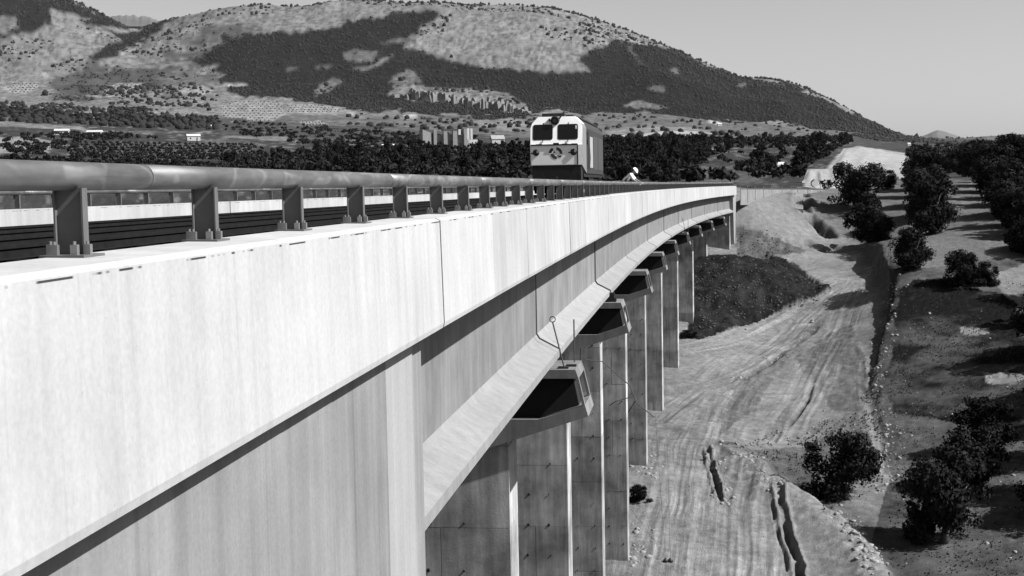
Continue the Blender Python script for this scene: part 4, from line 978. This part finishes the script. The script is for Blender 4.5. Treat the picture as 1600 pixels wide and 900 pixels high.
scatter([(350,266),(600,272),(830,280),(830,236),(740,236),(560,232),(470,236),(400,246)], 84, 5.4, 4.6, 7.0, 'dark tree of the grove left of the locomotive, seen over the guard rail', 'trees of the grove left of the locomotive', seed=4)
scatter([(0,256),(340,270),(340,264),(0,250)], 34, 5.0, 3.6, 4.8, 'dark orchard tree low at the left, just above the guard rail tube', 'orchard trees above the guard rail', seed=5, hs=(.7, .95))
scatter([(1255,222),(1300,212),(1345,220),(1340,226),(1300,226),(1270,240)], 8, 5, 4, 6, 'dark tree on the crest above the pale railway cutting', 'trees on the crest of the cutting', seed=6)
scatter([(1420,262),(1500,256),(1600,238),(1600,268),(1500,272),(1430,274)], 16, 4.0, 3.6, 5, 'dark tree on the skyline at the right behind the olive field', 'trees on the right skyline', seed=7, hs=(.65, .9))

# orchards and woodland too many to pick apart: one joined mass of small crowns each
def blob_mass(name, pts, mat, label_none=None):
    """pts: (x,y,z,r,h): uneven low-polygon crowns, joined"""
    pts = np.array(pts); n = len(pts)
    ico = bmesh.new(); bmesh.ops.create_icosphere(ico, subdivisions=1, radius=1.0); iv = np.array([v.co[:] for v in ico.verts]); fi = np.array([[v.index for v in f.verts] for f in ico.faces]); ico.free()
    keepf = fi[(iv[fi].mean(1)[:, 2] > -.55)]
    j = 1+rng.normal(0, .2, (n, len(iv), 1)); V_ = iv[None]*j*np.stack([pts[:, 3], pts[:, 3], pts[:, 4]], 1)[:, None, :]
    a = rng.uniform(0, 6.28, n); ca_, sa_ = np.cos(a)[:, None], np.sin(a)[:, None]
    x = V_[..., 0]*ca_-V_[..., 1]*sa_; y = V_[..., 0]*sa_+V_[..., 1]*ca_
    V_ = np.stack([x+pts[:, 0:1], y+pts[:, 1:2], V_[..., 2]+pts[:, 2:3]+pts[:, 4:5]*.55], -1)
    F_ = (keepf[None]+(np.arange(n)*len(iv))[:, None, None]).reshape(-1, 3)
    me = fast_mesh(name, V_.reshape(-1, 3), F_, mat); return tag(link(name, me), kind='stuff')
def leaf_mass(name, pts, mat, k=64):
    pts = np.array(pts); n = len(pts); d = rng.normal(size=(n, k, 3)); d /= np.linalg.norm(d, axis=2)[..., None]; d[..., 2] = np.abs(d[..., 2])*1.15-.25
    lob = rng.normal(size=(n, 5, 3)); lob /= np.linalg.norm(lob, axis=2)[..., None]; lob[..., 2] = np.abs(lob[..., 2])*.8
    pick = rng.integers(0, 5, (n, k)); c0 = np.take_along_axis(lob, pick[..., None].repeat(3, 2), 1)*.55*rng.uniform(.6, 1.3, (n, k, 1))
    c = c0+d*.5*rng.uniform(.7, 1.15, (n, k, 1)); r = pts[:, None, 3:4]; h = pts[:, None, 4:5]
    c = np.concatenate([c[..., :2]*r, (c[..., 2:]+.45)*h], 2); c[..., 2] = np.maximum(c[..., 2], .15*h[..., 0]*rng.random((n, k)))
    c += pts[:, None, :3]; nn = d+rng.normal(0, .45, (n, k, 3)); nn /= np.linalg.norm(nn, axis=2)[..., None]
    tt = np.cross(nn, rng.normal(size=(n, k, 3))); tt /= np.linalg.norm(tt, axis=2)[..., None]; bb_ = np.cross(nn, tt); l = r*rng.uniform(.16, .34, (n, k, 1))
    quad = np.stack([c-tt*l, c+bb_*l*.7, c+tt*l, c-bb_*l*.7], 2).reshape(-1, 3)
    me = fast_mesh(name, quad, np.arange(len(quad)).reshape(-1, 4), mat); return tag(link(name, me), kind='stuff')
def mass(poly, n, r0, r1, hs=.9, rule=None, seed=0):
    g = np.random.default_rng(seed); xs = [p[0] for p in poly]; ys = [p[1] for p in poly]; o = []
    px = g.uniform(min(xs), max(xs), n*3); py = g.uniform(min(ys), max(ys), n*3); ok = inpoly(px, py, poly)
    for a, b_ in zip(px[ok][:n], py[ok][:n]):
        P_ = ground_at(a, b_, 260)
        if rule and not rule(a, b_, P_): continue
        r = g.uniform(r0, r1); o.append((P_[0], P_[1], P_[2], r, r*hs*g.uniform(.7, 1.3)))
    return o
pm_ = []
belt_ = [(0,250),(340,262),(350,246),(560,234),(740,236),(745,215),(560,205),(345,186),(190,182),(60,172),(0,165)]
g_ = np.random.default_rng(5)
def clumpy(a, b_, P_): return vn(np.array([P_[0]/60]), np.array([P_[1]/60]), 3)[0] > .36
pm_ += mass([(0,168),(60,174),(200,184),(345,188),(345,197),(190,192),(60,187),(0,184)], 520, 2.2, 3.8, .95, clumpy, 11)
pm_ += mass([(0,252),(200,256),(340,261),(350,270),(0,262)], 300, 1.5, 2.3, .85, None, 16)
pm_ += mass([(110,206),(345,206),(345,216),(110,222)], 300, 2.0, 3.2, .9, clumpy, 17)
pm_ += mass([(345,190),(480,198),(560,205),(745,215),(745,232),(560,228),(470,226),(345,216)], 420, 2.0, 3.4, .9, clumpy, 18)
pm_ += mass([(170,168),(230,168),(230,184),(170,184)], 70, 2.2, 3.4, .9, None, 19)
pm_ += mass([(830,236),(940,232),(1330,224),(1330,214),(1200,220),(1000,224),(900,222)], 500, 2.2, 3.4, 1.0, None, 12)
pm_ += mass([(350,270),(830,284),(830,236),(560,232),(350,250)], 650, 2.0, 3.4, .9, None, 13)
pm_ += mass([(930,288),(1165,288),(1250,280),(1262,262),(1330,222),(930,226)], 560, 1.5, 2.8, .9, lambda a, b_, P_: closed(a, b_) or random.random() < .1, 14)
pm_ += mass([(1420,222),(1720,216),(1720,262),(1420,262)], 380, 1.6, 2.7, .8, None, 15)
# planted rows on the left flat
for i in range(46):
    for j in range(7):
        a = -28+i*9.6+j*3.1; y = 223+j*4.0+i*.13
        if a < 112 or a > 400: continue
        P_ = ground_at(a+g_.normal(0, .7), y, 260); r = g_.uniform(1.7, 2.2); pm_.append((P_[0], P_[1], P_[2], r, r*.95))
for _ in range(75):
    P_ = ground_at(g_.uniform(0, 120), g_.uniform(212, 246), 260); r = g_.uniform(2.4, 3.2); pm_.append((P_[0], P_[1], P_[2], r, r))
leaf_mass('olive_groves', pm_, MAT['leaf3'])
# scrub and pines on the mountain
FOR = far & (TONE < .06) & (R2 > 1900) & (R2 < 4480); fi_ = np.argwhere(FOR)
ms = []
for k_ in g_.choice(len(fi_), 15000, replace=len(fi_) < 15000):
    i, j = fi_[k_]; a = AZ[i]+g_.uniform(-.0005, .0005); r = RR[j]+g_.uniform(-6, 6); s = g_.uniform(1.6, 3.6)*(r/3500)
    ms.append((r*math.sin(a), r*math.cos(a), Z[i, j]-.5, s, s*g_.uniform(.7, 1.2)))
LT = far & (TONE > .10) & (R2 > 2600) & (R2 < 4480); li_ = np.argwhere(LT)
for k_ in g_.choice(len(li_), 5200):
    i, j = li_[k_]
    if vn(np.array([GX[i, j]/110]), np.array([GY[i, j]/160]), 8)[0]+.25*(RR[j] > 4100) < .60: continue
    a = AZ[i]; r = RR[j]; s = 1.6+4.5*g_.random()**2.5; ms.append((GX[i, j], GY[i, j], Z[i, j]-.5, s, s*g_.uniform(.7, 1.2)))
for x in np.arange(250, 1410, 2.6):
    if random.random() < (.75 if (480 < x < 560 or x > 850 or x < 300) else .35):
        t, a = tan_el(x+random.uniform(-1, 1), float(np.interp(x, ridge[:, 0], ridge[:, 1]))); r = 4440+random.uniform(-60, 50); zz = float(zsample(np.array([r*math.sin(a)]), np.array([r*math.cos(a)]))[0]); s = random.uniform(2.5, 6)
        ms.append((r*math.sin(a), r*math.cos(a), zz, s, s*random.uniform(.7, 1.3)))
blob_mass('mountain_scrub', ms, plain('mountain_scrub_green', .015, .95, .3, .02))
md_ = mass([(345,186),(480,196),(660,205),(745,215),(900,218),(1100,214),(1330,212),(1330,196),(1000,178),(760,186),(540,176),(345,164)], 420, 1.8, 4, .8, lambda a, b_, P_: vn(np.array([P_[0]/90]), np.array([P_[1]/120]), 4)[0] > .5, 21)
md_ += mass([(60,165),(340,186),(340,150),(260,112),(90,160)], 420, 2, 4.5, .8, lambda a, b_, P_: vn(np.array([P_[0]/90]), np.array([P_[1]/120]), 4)[0] > .48, 22)
PLOT = [[(340,152),(450,152),(550,168),(545,182),(540,210),(465,200),(350,200)]]
md_ = [m_ for m_ in md_ if not inside(*[float(z_) for z_ in project(np.array(m_[:3]))[:2]], PLOT[0])]
md_ += mass([(0,190),(340,205),(340,186),(60,165),(0,160)], 520, 2.2, 4, .9, None, 23)
for poly, sx, sy_, sl_ in (([(345,168),(362,160),(400,156),(440,160),(444,178),(420,192),(385,196),(350,186)], 6.4, 3.6, .9), ([(450,162),(500,164),(545,172),(520,178),(470,178),(448,176)], 6.0, 3.2, -.6),
                            ([(468,190),(500,188),(535,204),(520,208),(480,198)], 5.0, 3.4, .4), ([(8,138),(30,128),(60,130),(62,138),(40,146),(18,146)], 6, 3.2, -.8), ([(155,142),(180,131),(220,130),(228,138),(190,146)], 6, 3.2, -.5)):
    for yy in np.arange(min(a[1] for a in poly), max(a[1] for a in poly), sy_):
        for xx in np.arange(min(a[0] for a in poly)-20, max(a[0] for a in poly)+20, sx):
            x2 = xx+sl_*(yy-poly[0][1])+random.uniform(-.5, .5)
            if inside(x2, yy, poly):
                P_ = ground_at(x2, yy+random.uniform(-.4, .4), 260); r = 1.25*float(P_@FWD)/F*random.uniform(.8, 1.2); md_.append((P_[0], P_[1], P_[2], r, r*.8))
blob_mass('foothill_scrub', md_, plain('foothill_scrub_green', .013, .95, .3, .02))
# cliff band of pale rock on the mountain flank
cf = MB()
for x in np.arange(612, 824, 4.6):
    yb = np.interp(x, [610, 640, 700, 760, 824], [152, 156, 160, 170, 176]); yt = np.interp(x, [610, 640, 700, 760, 800, 824], [146, 133, 138, 144, 154, 168])
    if random.random() < .18: continue
    P_ = ground_at(x, yb+random.uniform(-2, 2), 1500); d = float(P_@FWD); hgt = (yb-yt)*d/F*random.uniform(.35, .72); wd = random.uniform(7.0, 16.0)*d/F
    a = math.atan2(P_[0], P_[1]); ux, uy = math.cos(a), -math.sin(a); fx_, fy_ = math.sin(a), math.cos(a); v = []
    for zz, k in ((-8, 1.05), (hgt*.6, .9), (hgt, .55)):
        for (u, w_) in ((-.5, 0), (random.uniform(-.1, .25), -.35), (.5, .1), (.4, 1), (-.4, 1)):
            o_ = random.uniform(.85, 1.15)*k; back = zz*.35; v.append((P_[0]+ux*u*wd*o_+fx_*(w_*wd+back), P_[1]+uy*u*wd*o_+fy_*(w_*wd+back), P_[2]+zz+random.uniform(-2, 2)*(zz > 0)))
    cf.add(v, [(0,1,6,5),(1,2,7,6),(2,3,8,7),(3,4,9,8),(4,0,5,9),(5,6,11,10),(6,7,12,11),(7,8,13,12),(8,9,14,13),(9,5,10,14),(10,11,12,13,14)])
o = cf.obj('rock_cliff', plain('cliff_rock', .12, .95, .35, .05)); fixn(o.data); tag(o, kind='structure')
# the pale railway cutting beyond the bridge: banks standing up from the plain
def bank(name, front, back, mat, nlab=None):
    """front/back: (px,py) pairs on the ground foot and the crest with distances -> solid earth bank"""
    n = len(front); v = []; g = np.random.default_rng(len(front))
    cols_ = 26; rows_ = 10
    fp = np.array([unproj(*p) for p in front]); bp_ = np.array([unproj(*p) for p in back]); u = np.linspace(0, 1, cols_); t0 = np.linspace(0, 1, n)
    A_ = np.stack([np.interp(u, t0, fp[:, k]) for k in range(3)], 1); B2 = np.stack([np.interp(u, t0, bp_[:, k]) for k in range(3)], 1)
    for i in range(cols_):
        for j in range(rows_):
            s = j/(rows_-1); p = A_[i]*(1-s)+B2[i]*s; w_ = .5*math.sin(math.pi*s)
            p = p+np.array([0, 0, 1])*w_*(.8+1.4*float(fbm(np.array([u[i]*9]), np.array([s*2.]), 4, 3)[0])); v.append(p)
    for i in range(cols_):
        p = B2[i]; d = p[:2]/np.linalg.norm(p[:2]); v.append(np.array([p[0]+d[0]*40, p[1]+d[1]*40, p[2]-14]))
    m_ = cols_*rows_
    f = [(i*rows_+j, (i+1)*rows_+j, (i+1)*rows_+j+1, i*rows_+j+1) for i in range(cols_-1) for j in range(rows_-1)]+[(i*rows_+rows_-1, (i+1)*rows_+rows_-1, m_+i+1, m_+i) for i in range(cols_-1)]
    me = mesh(name, v, f, mat, True); fixn(me); o = link(name, me); tag(o, kind='structure'); return o
cutm_ = concrete('pale_cut_earth', .24, .12, .2, .6, .2, .2)
bank('cutting_bank', [(1250,296,262),(1275,297,262),(1300,296,262),(1330,290,264)], [(1262,265,275),(1275,264,276),(1292,264,276),(1300,262,277)], cutm_)
bank('cutting_bank', [(1284,290,300),(1310,292,300),(1350,292,300),(1440,288,300)], [(1318,232,330),(1345,229,332),(1390,238,332),(1424,246,330)], cutm_)

# ================================================================== buildings far off
def house(px, py, wpx, hpx, label, mats=('plaster', 'rtile'), rmin=260, win=2, rot=.3, depth=.8, group=None, name='farmhouse'):
    P_ = ground_at(px, py, rmin); d = float(P_@FWD); wd, hh = wpx*d/F, hpx*d/F; dp = wd*depth
    root = empty(name, tuple(P_), (0, 0, rot)); tag(root, label, 'house', group)
    q = MB(); q.box(-wd/2, wd/2, 0, dp, -1.5, hh*.68); q.obj('wall', MAT[mats[0]], root)
    r = MB(); e = wd*.04; z0 = hh*.682; r.add([(-wd/2-e, -e, z0), (wd/2+e, -e, z0), (wd/2+e, dp+e, z0), (-wd/2-e, dp+e, z0), (-wd/2-e, dp/2, hh), (wd/2+e, dp/2, hh)], [(0,1,5,4), (2,3,4,5), (0,4,3), (1,2,5), (3,2,1,0)]); o = r.obj('roof', MAT[mats[1]], root); fixn(o.data)
    for i in range(win):
        x = -wd/2+wd*(i+.5)/win; q = MB(); q.box(x-wd*.045, x+wd*.045, -.06, -.005, hh*.25, hh*.48); q.obj('window', MAT['glass'], root)
    q = MB(); q.box(wd*.2, wd*.28, -.07, -.006, 0, hh*.36); q.obj('door', MAT['dgrey'], root)
    return root
house(96, 211, 21, 10, 'white farmhouse with a grey gable, leftmost of the three on the flat', ('plaster', 'plaster'), win=3)
house(146, 213, 22, 10, 'long white farmhouse, middle one of the three on the flat', ('plaster', 'plaster'), win=4, rot=.15)
house(303, 220, 20, 11, 'white farmhouse with a pale pitched roof above the planted rows', ('plaster', 'plaster'), win=2, rot=.45)
house(277, 196, 8, 5, 'small white hut among scrub up from the planted rows', ('plaster', 'plaster'), win=1)
house(332, 200, 5, 5, 'tiny white hut right of the small scrub hut', ('plaster', 'plaster'), win=1)
house(601, 231, 8, 6, 'tiny white shed at the left of the ruined pillared building', ('plaster', 'plaster'), win=1)
house(617, 231, 7, 6, 'tiny white shed nearest the ruined pillared building', ('plaster', 'plaster'), win=1)
house(1125, 197, 7, 5, 'small white house on the slope right of the pale fields', ('plaster', 'plaster'), win=1)
house(1222, 266, 16, 13, 'white house between dark trees behind the end of the viaduct', ('plaster', 'plaster'), win=2, rot=.5, depth=1.0)
house(1421, 228, 5, 5, 'tiny white hut on the plain at the end of the mountain', ('plaster', 'plaster'), win=1)
house(779, 231, 20, 20, 'white ruined house with broken top right of the pillared building', ('plaster', 'plaster2'), win=2, rot=.35, name='ruined_house')
def pillared():
    P_ = ground_at(700, 234, 260); d = float(P_@FWD); k = d/F; root = empty('pillared_building', tuple(P_), (0, 0, .42)); tag(root, 'roofless grey building with tall pale pillars and a white end wall above the grove', 'building')
    X = lambda p: (p-700)*k; H = 33*k
    q = MB(); q.box(X(661), X(730), 2.0, 9, -1, H*.72); q.obj('rear_wall', MAT['plaster2'], root)
    q = MB(); q.add([(X(660), 0, -1), (X(674), 0, -1), (X(674), 8, -1), (X(660), 8, -1), (X(660), 0, H*.96), (X(674), 0, H*.8), (X(674), 8, H*.8), (X(660), 8, H*.96)], [(0,3,2,1),(4,5,6,7),(0,1,5,4),(1,2,6,5),(2,3,7,6),(3,0,4,7)]); q.obj('gable_wall', MAT['plaster2'], root)
    for p0, p1, hh in ((677, 682, .95), (693, 699, .9), (708, 715, .95), (726, 731, .98)):
        q = MB(); q.box(X(p0), X(p1), -.8, 1.6, -1, H*hh); q.obj('pillar', MAT['stone'], root)
    q = MB(); q.box(X(692), X(717), -.9, 3, H*.9+.02, H*.98); q.obj('lintel', MAT['dgrey'], root)
    for p0, p1, z0, z1, nm in ((731.2, 735, 0, 1.0, 'end_wall'), (736.5, 740, .48, 1.0, 'end_wall'), (731.2, 748, -.05, .47, 'end_wall'), (717, 721, .7, .96, 'end_wall')):
        q = MB(); q.box(X(p0), X(p1), -.5, 6, z0*H-.5*(z0 <= 0), z1*H); q.obj(nm, MAT['plaster'], root)
    for p0, z0, z1 in ((668, .15, .3), (686, .2, .45), (703, .2, .45), (720, .1, .35)):
        q = MB(); q.box(X(p0), X(p0+4), 1.9 if p0 > 675 else -.06, 1.995 if p0 > 675 else -.005, z0*H, z1*H); q.obj('window', MAT['glass'], root)
pillared()
# parked pale vehicles and sheets among the trees read as small bright boxes
# ================================================================== things on the embankment
def on(px, py, rmin=66): return ground_at(px, py, rmin)
fe = tag(empty('embankment_fence', tuple(on(1210, 301))), 'low grey wall with thin posts and a rail along the top of the embankment', 'fence'); ti = Matrix.Translation(fe.location).inverted()
fpx = [1157, 1168, 1180, 1193, 1206, 1222, 1237, 1246, 1262, 1278, 1292]
fp = [unproj(p, 302.5-.004*(p-1167), 188+.28*(p-1167)) for p in fpx]
for i, p in enumerate(fp):
    hh = 1.0 if i < 6 else .72; q = MB(); q.box(p[0]-.04, p[0]+.04, p[1]-.04, p[1]+.04, p[2]-1.2, p[2]+hh); o = q.obj('post', MAT['lgrey'], fe); o.matrix_parent_inverse = ti
for a, b_ in zip(fp[:-1], fp[1:]):
    q = MB(); q.hexa([(a[0], a[1]+.06, a[2]-1.5), (b_[0], b_[1]+.06, b_[2]-1.5), (b_[0], b_[1]+.25, b_[2]-1.5), (a[0], a[1]+.25, a[2]-1.5), (a[0], a[1]+.06, a[2]+.52), (b_[0], b_[1]+.06, b_[2]+.52), (b_[0], b_[1]+.25, b_[2]+.52), (a[0], a[1]+.25, a[2]+.52)])
    o = q.obj('kerb_wall', MAT['deck'], fe); o.matrix_parent_inverse = ti
    q = MB(); q.tube([a+[0, 0, .66], b_+[0, 0, .66]], .06, 6); o = q.obj('rail', MAT['dgrey'], fe); o.matrix_parent_inverse = ti
# round sign on a post
P_ = unproj(1273, 297, 218); rs = tag(empty('round_sign', tuple(P_)), 'round white sign with a dark rim on a post before the pale cutting', 'sign')
q = MB(); q.box(-.04, .04, -.04, .04, -2, .5); q.obj('post', MAT['lgrey'], rs)
q = MB(); q.tube([(0, -.06, 1.05), (0, -.10, 1.05)], .5, 20); q.obj('disc', MAT['white'], rs)
q = MB(); n = 24; v = []; 
for r, y in ((.5, -.05), (.63, -.05), (.63, -.16), (.5, -.16)): v += [(r*math.cos(t), y, 1.05+r*math.sin(t)) for t in np.linspace(R(95), R(255), n)]
q.add(v, [(k*n+i, k*n+i+1, ((k+1) % 4)*n+i+1, ((k+1) % 4)*n+i) for k in range(4) for i in range(n-1)]); o = q.obj('rim', MAT['black'], rs); fixn(o.data)
P_ = unproj(1282, 297, 218); sp_o = tag(empty('signal_post', tuple(P_)), 'thin post with a small dark box right of the round sign', 'post')
q = MB(); q.box(-.03, .03, -.03, .03, -2, 1.1); q.obj('post', MAT['lgrey'], sp_o); q = MB(); q.box(-.14, .14, -.12, .1, 1.1, 1.5); q.obj('box', MAT['dgrey'], sp_o)
# concrete drain chute down the embankment shoulder
ch = MB(); pts = [on(1252+(-5 if 2 < k_ < 7 else -3)*.9, 304+k_*2.8) for k_ in range(10)]
for a, b_ in zip(pts[:-1], pts[1:]):
    ch.hexa([(a[0]-.6, a[1], a[2]-.3), (a[0]+.5, a[1], a[2]-.3), (b_[0]+.5, b_[1], b_[2]-.3), (b_[0]-.6, b_[1], b_[2]-.3), (a[0]-.6, a[1], a[2]+.3), (a[0]+.5, a[1], a[2]+.22), (b_[0]+.5, b_[1], b_[2]+.22), (b_[0]-.6, b_[1], b_[2]+.3)])
tag(ch.obj('drain_chute', MAT['girder']), 'white concrete drain chute on the shoulder of the grass embankment', 'drain')
# two stay wires from the piers down to weights on the haul road
for k, (gp_, lab) in enumerate((((1040, 878), 'taut thin wire from the fifth pier down to the left of two weights'), ((1047.5, 878), 'taut thin wire from the sixth pier down to the right of two weights'))):
    g0 = on(*gp_); sx = S1+(4+k)*DS; top = np.array(B(sx, -2.1, -5.5 if k == 0 else -5.3)); root = tag(empty('stay_wire', tuple(g0)), lab, 'wire'); ti = Matrix.Translation(root.location).inverted()
    q = MB(); q.tube([g0+[0, 0, .2], g0*.5+top*.5+[0, 0, -.25], top], .010, 5); o = q.obj('cable', MAT['dgrey'], root); o.matrix_parent_inverse = ti
    q = MB(); q.tube([g0+[-.0, 0, -.1], g0+[0, 0, .12], g0+[0, 0, .24]], [.17, .15, .03], 9); o = q.obj('weight', MAT['black'], root); o.matrix_parent_inverse = ti
# rubble, clods and stones
def rocks(name, spec, mat):
    pts = []
    for poly, n, r0, r1, seed in spec:
        g = np.random.default_rng(seed); xs = [p[0] for p in poly]; ys = [p[1] for p in poly]
        px = g.uniform(min(xs), max(xs), n*4); py = g.uniform(min(ys), max(ys), n*4); ok = inpoly(px, py, poly)
        for a, b_ in zip(px[ok][:n], py[ok][:n]):
            P_ = ground_at(a, b_); r = (r0+(r1-r0)*g.random()**4)*.8; a += g.normal(0, 7); b_ += g.normal(0, 5); P_ = ground_at(a, b_); pts.append((P_[0], P_[1], P_[2]-r*.45, r, r*g.uniform(.5, .9)))
    o = blob_mass(name, pts, mat); return o
def along(pl, w_): return [(x-w_, y) for x, y in pl]+[(x+w_, y) for x, y in pl[::-1]]
rocks('mound_rubble', [([(1082,415),(1110,402),(1190,395),(1240,414),(1296,453),(1258,470),(1195,494),(1090,528)], 1500, .04, .22, 1), ([(1150,360),(1210,364),(1240,392),(1150,400)], 300, .05, .2, 2)], MAT['dstone'])
rocks('bank_stones', [(along([(1150,690),(1175,725),(1212,768)], 12), 90, .06, .25, 3), (along([(1108,700),(1118,735),(1130,785)], 8), 90, .06, .28, 4), (along([(1160,596),(1200,570),(1240,540),(1284,500)], 9), 170, .06, .3, 5),
    (along([(1290,790),(1320,815),(1350,850),(1370,890)], 14), 160, .06, .35, 6), (along([(1362,610),(1378,660),(1388,700),(1395,730)], 12), 110, .06, .3, 7), ([(985,830),(1010,820),(1015,870),(985,880)], 40, .08, .4, 8), ([(980,715),(1020,712),(1030,745),(985,748)], 60, .08, .3, 9),
    (along([(1398,440),(1392,490),(1382,530),(1372,570),(1368,600)], 6), 120, .08, .3, 10), ([(1250,655),(1340,650),(1370,730),(1260,690)], 90, .05, .2, 11), ([(1400,420),(1600,420),(1600,880),(1400,880)], 150, .05, .22, 12), ([(1340,735),(1400,640),(1410,760),(1350,790)], 80, .06, .3, 13), ([(1000,600),(1340,430),(1200,880),(1010,880)], 160, .03, .1, 14)], MAT['stone'])
# rough grass tufts over the field
def tufts(name, spec, mat):
    Vs = []
    for poly, n, h0, h1, seed in spec:
        g = np.random.default_rng(seed); xs = [p[0] for p in poly]; ys = [p[1] for p in poly]; px = g.uniform(min(xs), max(xs), n*3); py = g.uniform(min(ys), max(ys), n*3); ok = inpoly(px, py, poly)
        for a, b_ in zip(px[ok][:n], py[ok][:n]):
            if vn(np.array([a/38]), np.array([b_/13]), 6)[0] < .42: continue
            P_ = ground_at(a, b_); h = g.uniform(h0, h1)
            for _ in range(4):
                t = g.uniform(0, 6.28); dx, dy = math.cos(t), math.sin(t); l = g.uniform(.3, .9)*h; wd = .05+.12*h
                Vs += [(P_[0]-dy*wd, P_[1]+dx*wd, P_[2]-.03), (P_[0]+dy*wd, P_[1]-dx*wd, P_[2]-.03), (P_[0]+dx*l, P_[1]+dy*l, P_[2]+h)]
    V_ = np.array(Vs); return tag(link(name, fast_mesh(name, V_, np.arange(len(V_)).reshape(-1, 3), mat)), kind='stuff')
tufts('field_weeds', [([(1395,440),(1600,440),(1600,670),(1390,650)], 2600, .04, .14, 1), ([(1400,670),(1600,650),(1600,900),(1380,900)], 1200, .04, .12, 2)], plain('field_weed', .05, .95, .4, 3))
tufts('bank_grass', [([(1240,690),(1380,600),(1380,760),(1290,800)], 900, .06, .2, 4), ([(1150,700),(1290,640),(1260,760)], 500, .05, .16, 5)], plain('dry_grass', .09, .95, .3, 3))
# the air between the camera and the mountain
hz = MB(); hz.box(-7500, 7500, -300, 7400, -80, 760); o = hz.obj('haze', None)
hm_ = bpy.data.materials.new('haze_air'); hm_.use_nodes = True; N_ = hm_.node_tree.nodes; N_.remove(N_['Principled BSDF']); pv = N_.new('ShaderNodeVolumePrincipled'); pv.inputs['Density'].default_value = HAZE; pv.inputs['Color'].default_value = (.9, .9, .9, 1)
hm_.node_tree.links.new(pv.outputs[0], N_['Material Output'].inputs['Volume']); o.data.materials.clear(); o.data.materials.append(hm_); tag(o, kind='stuff')
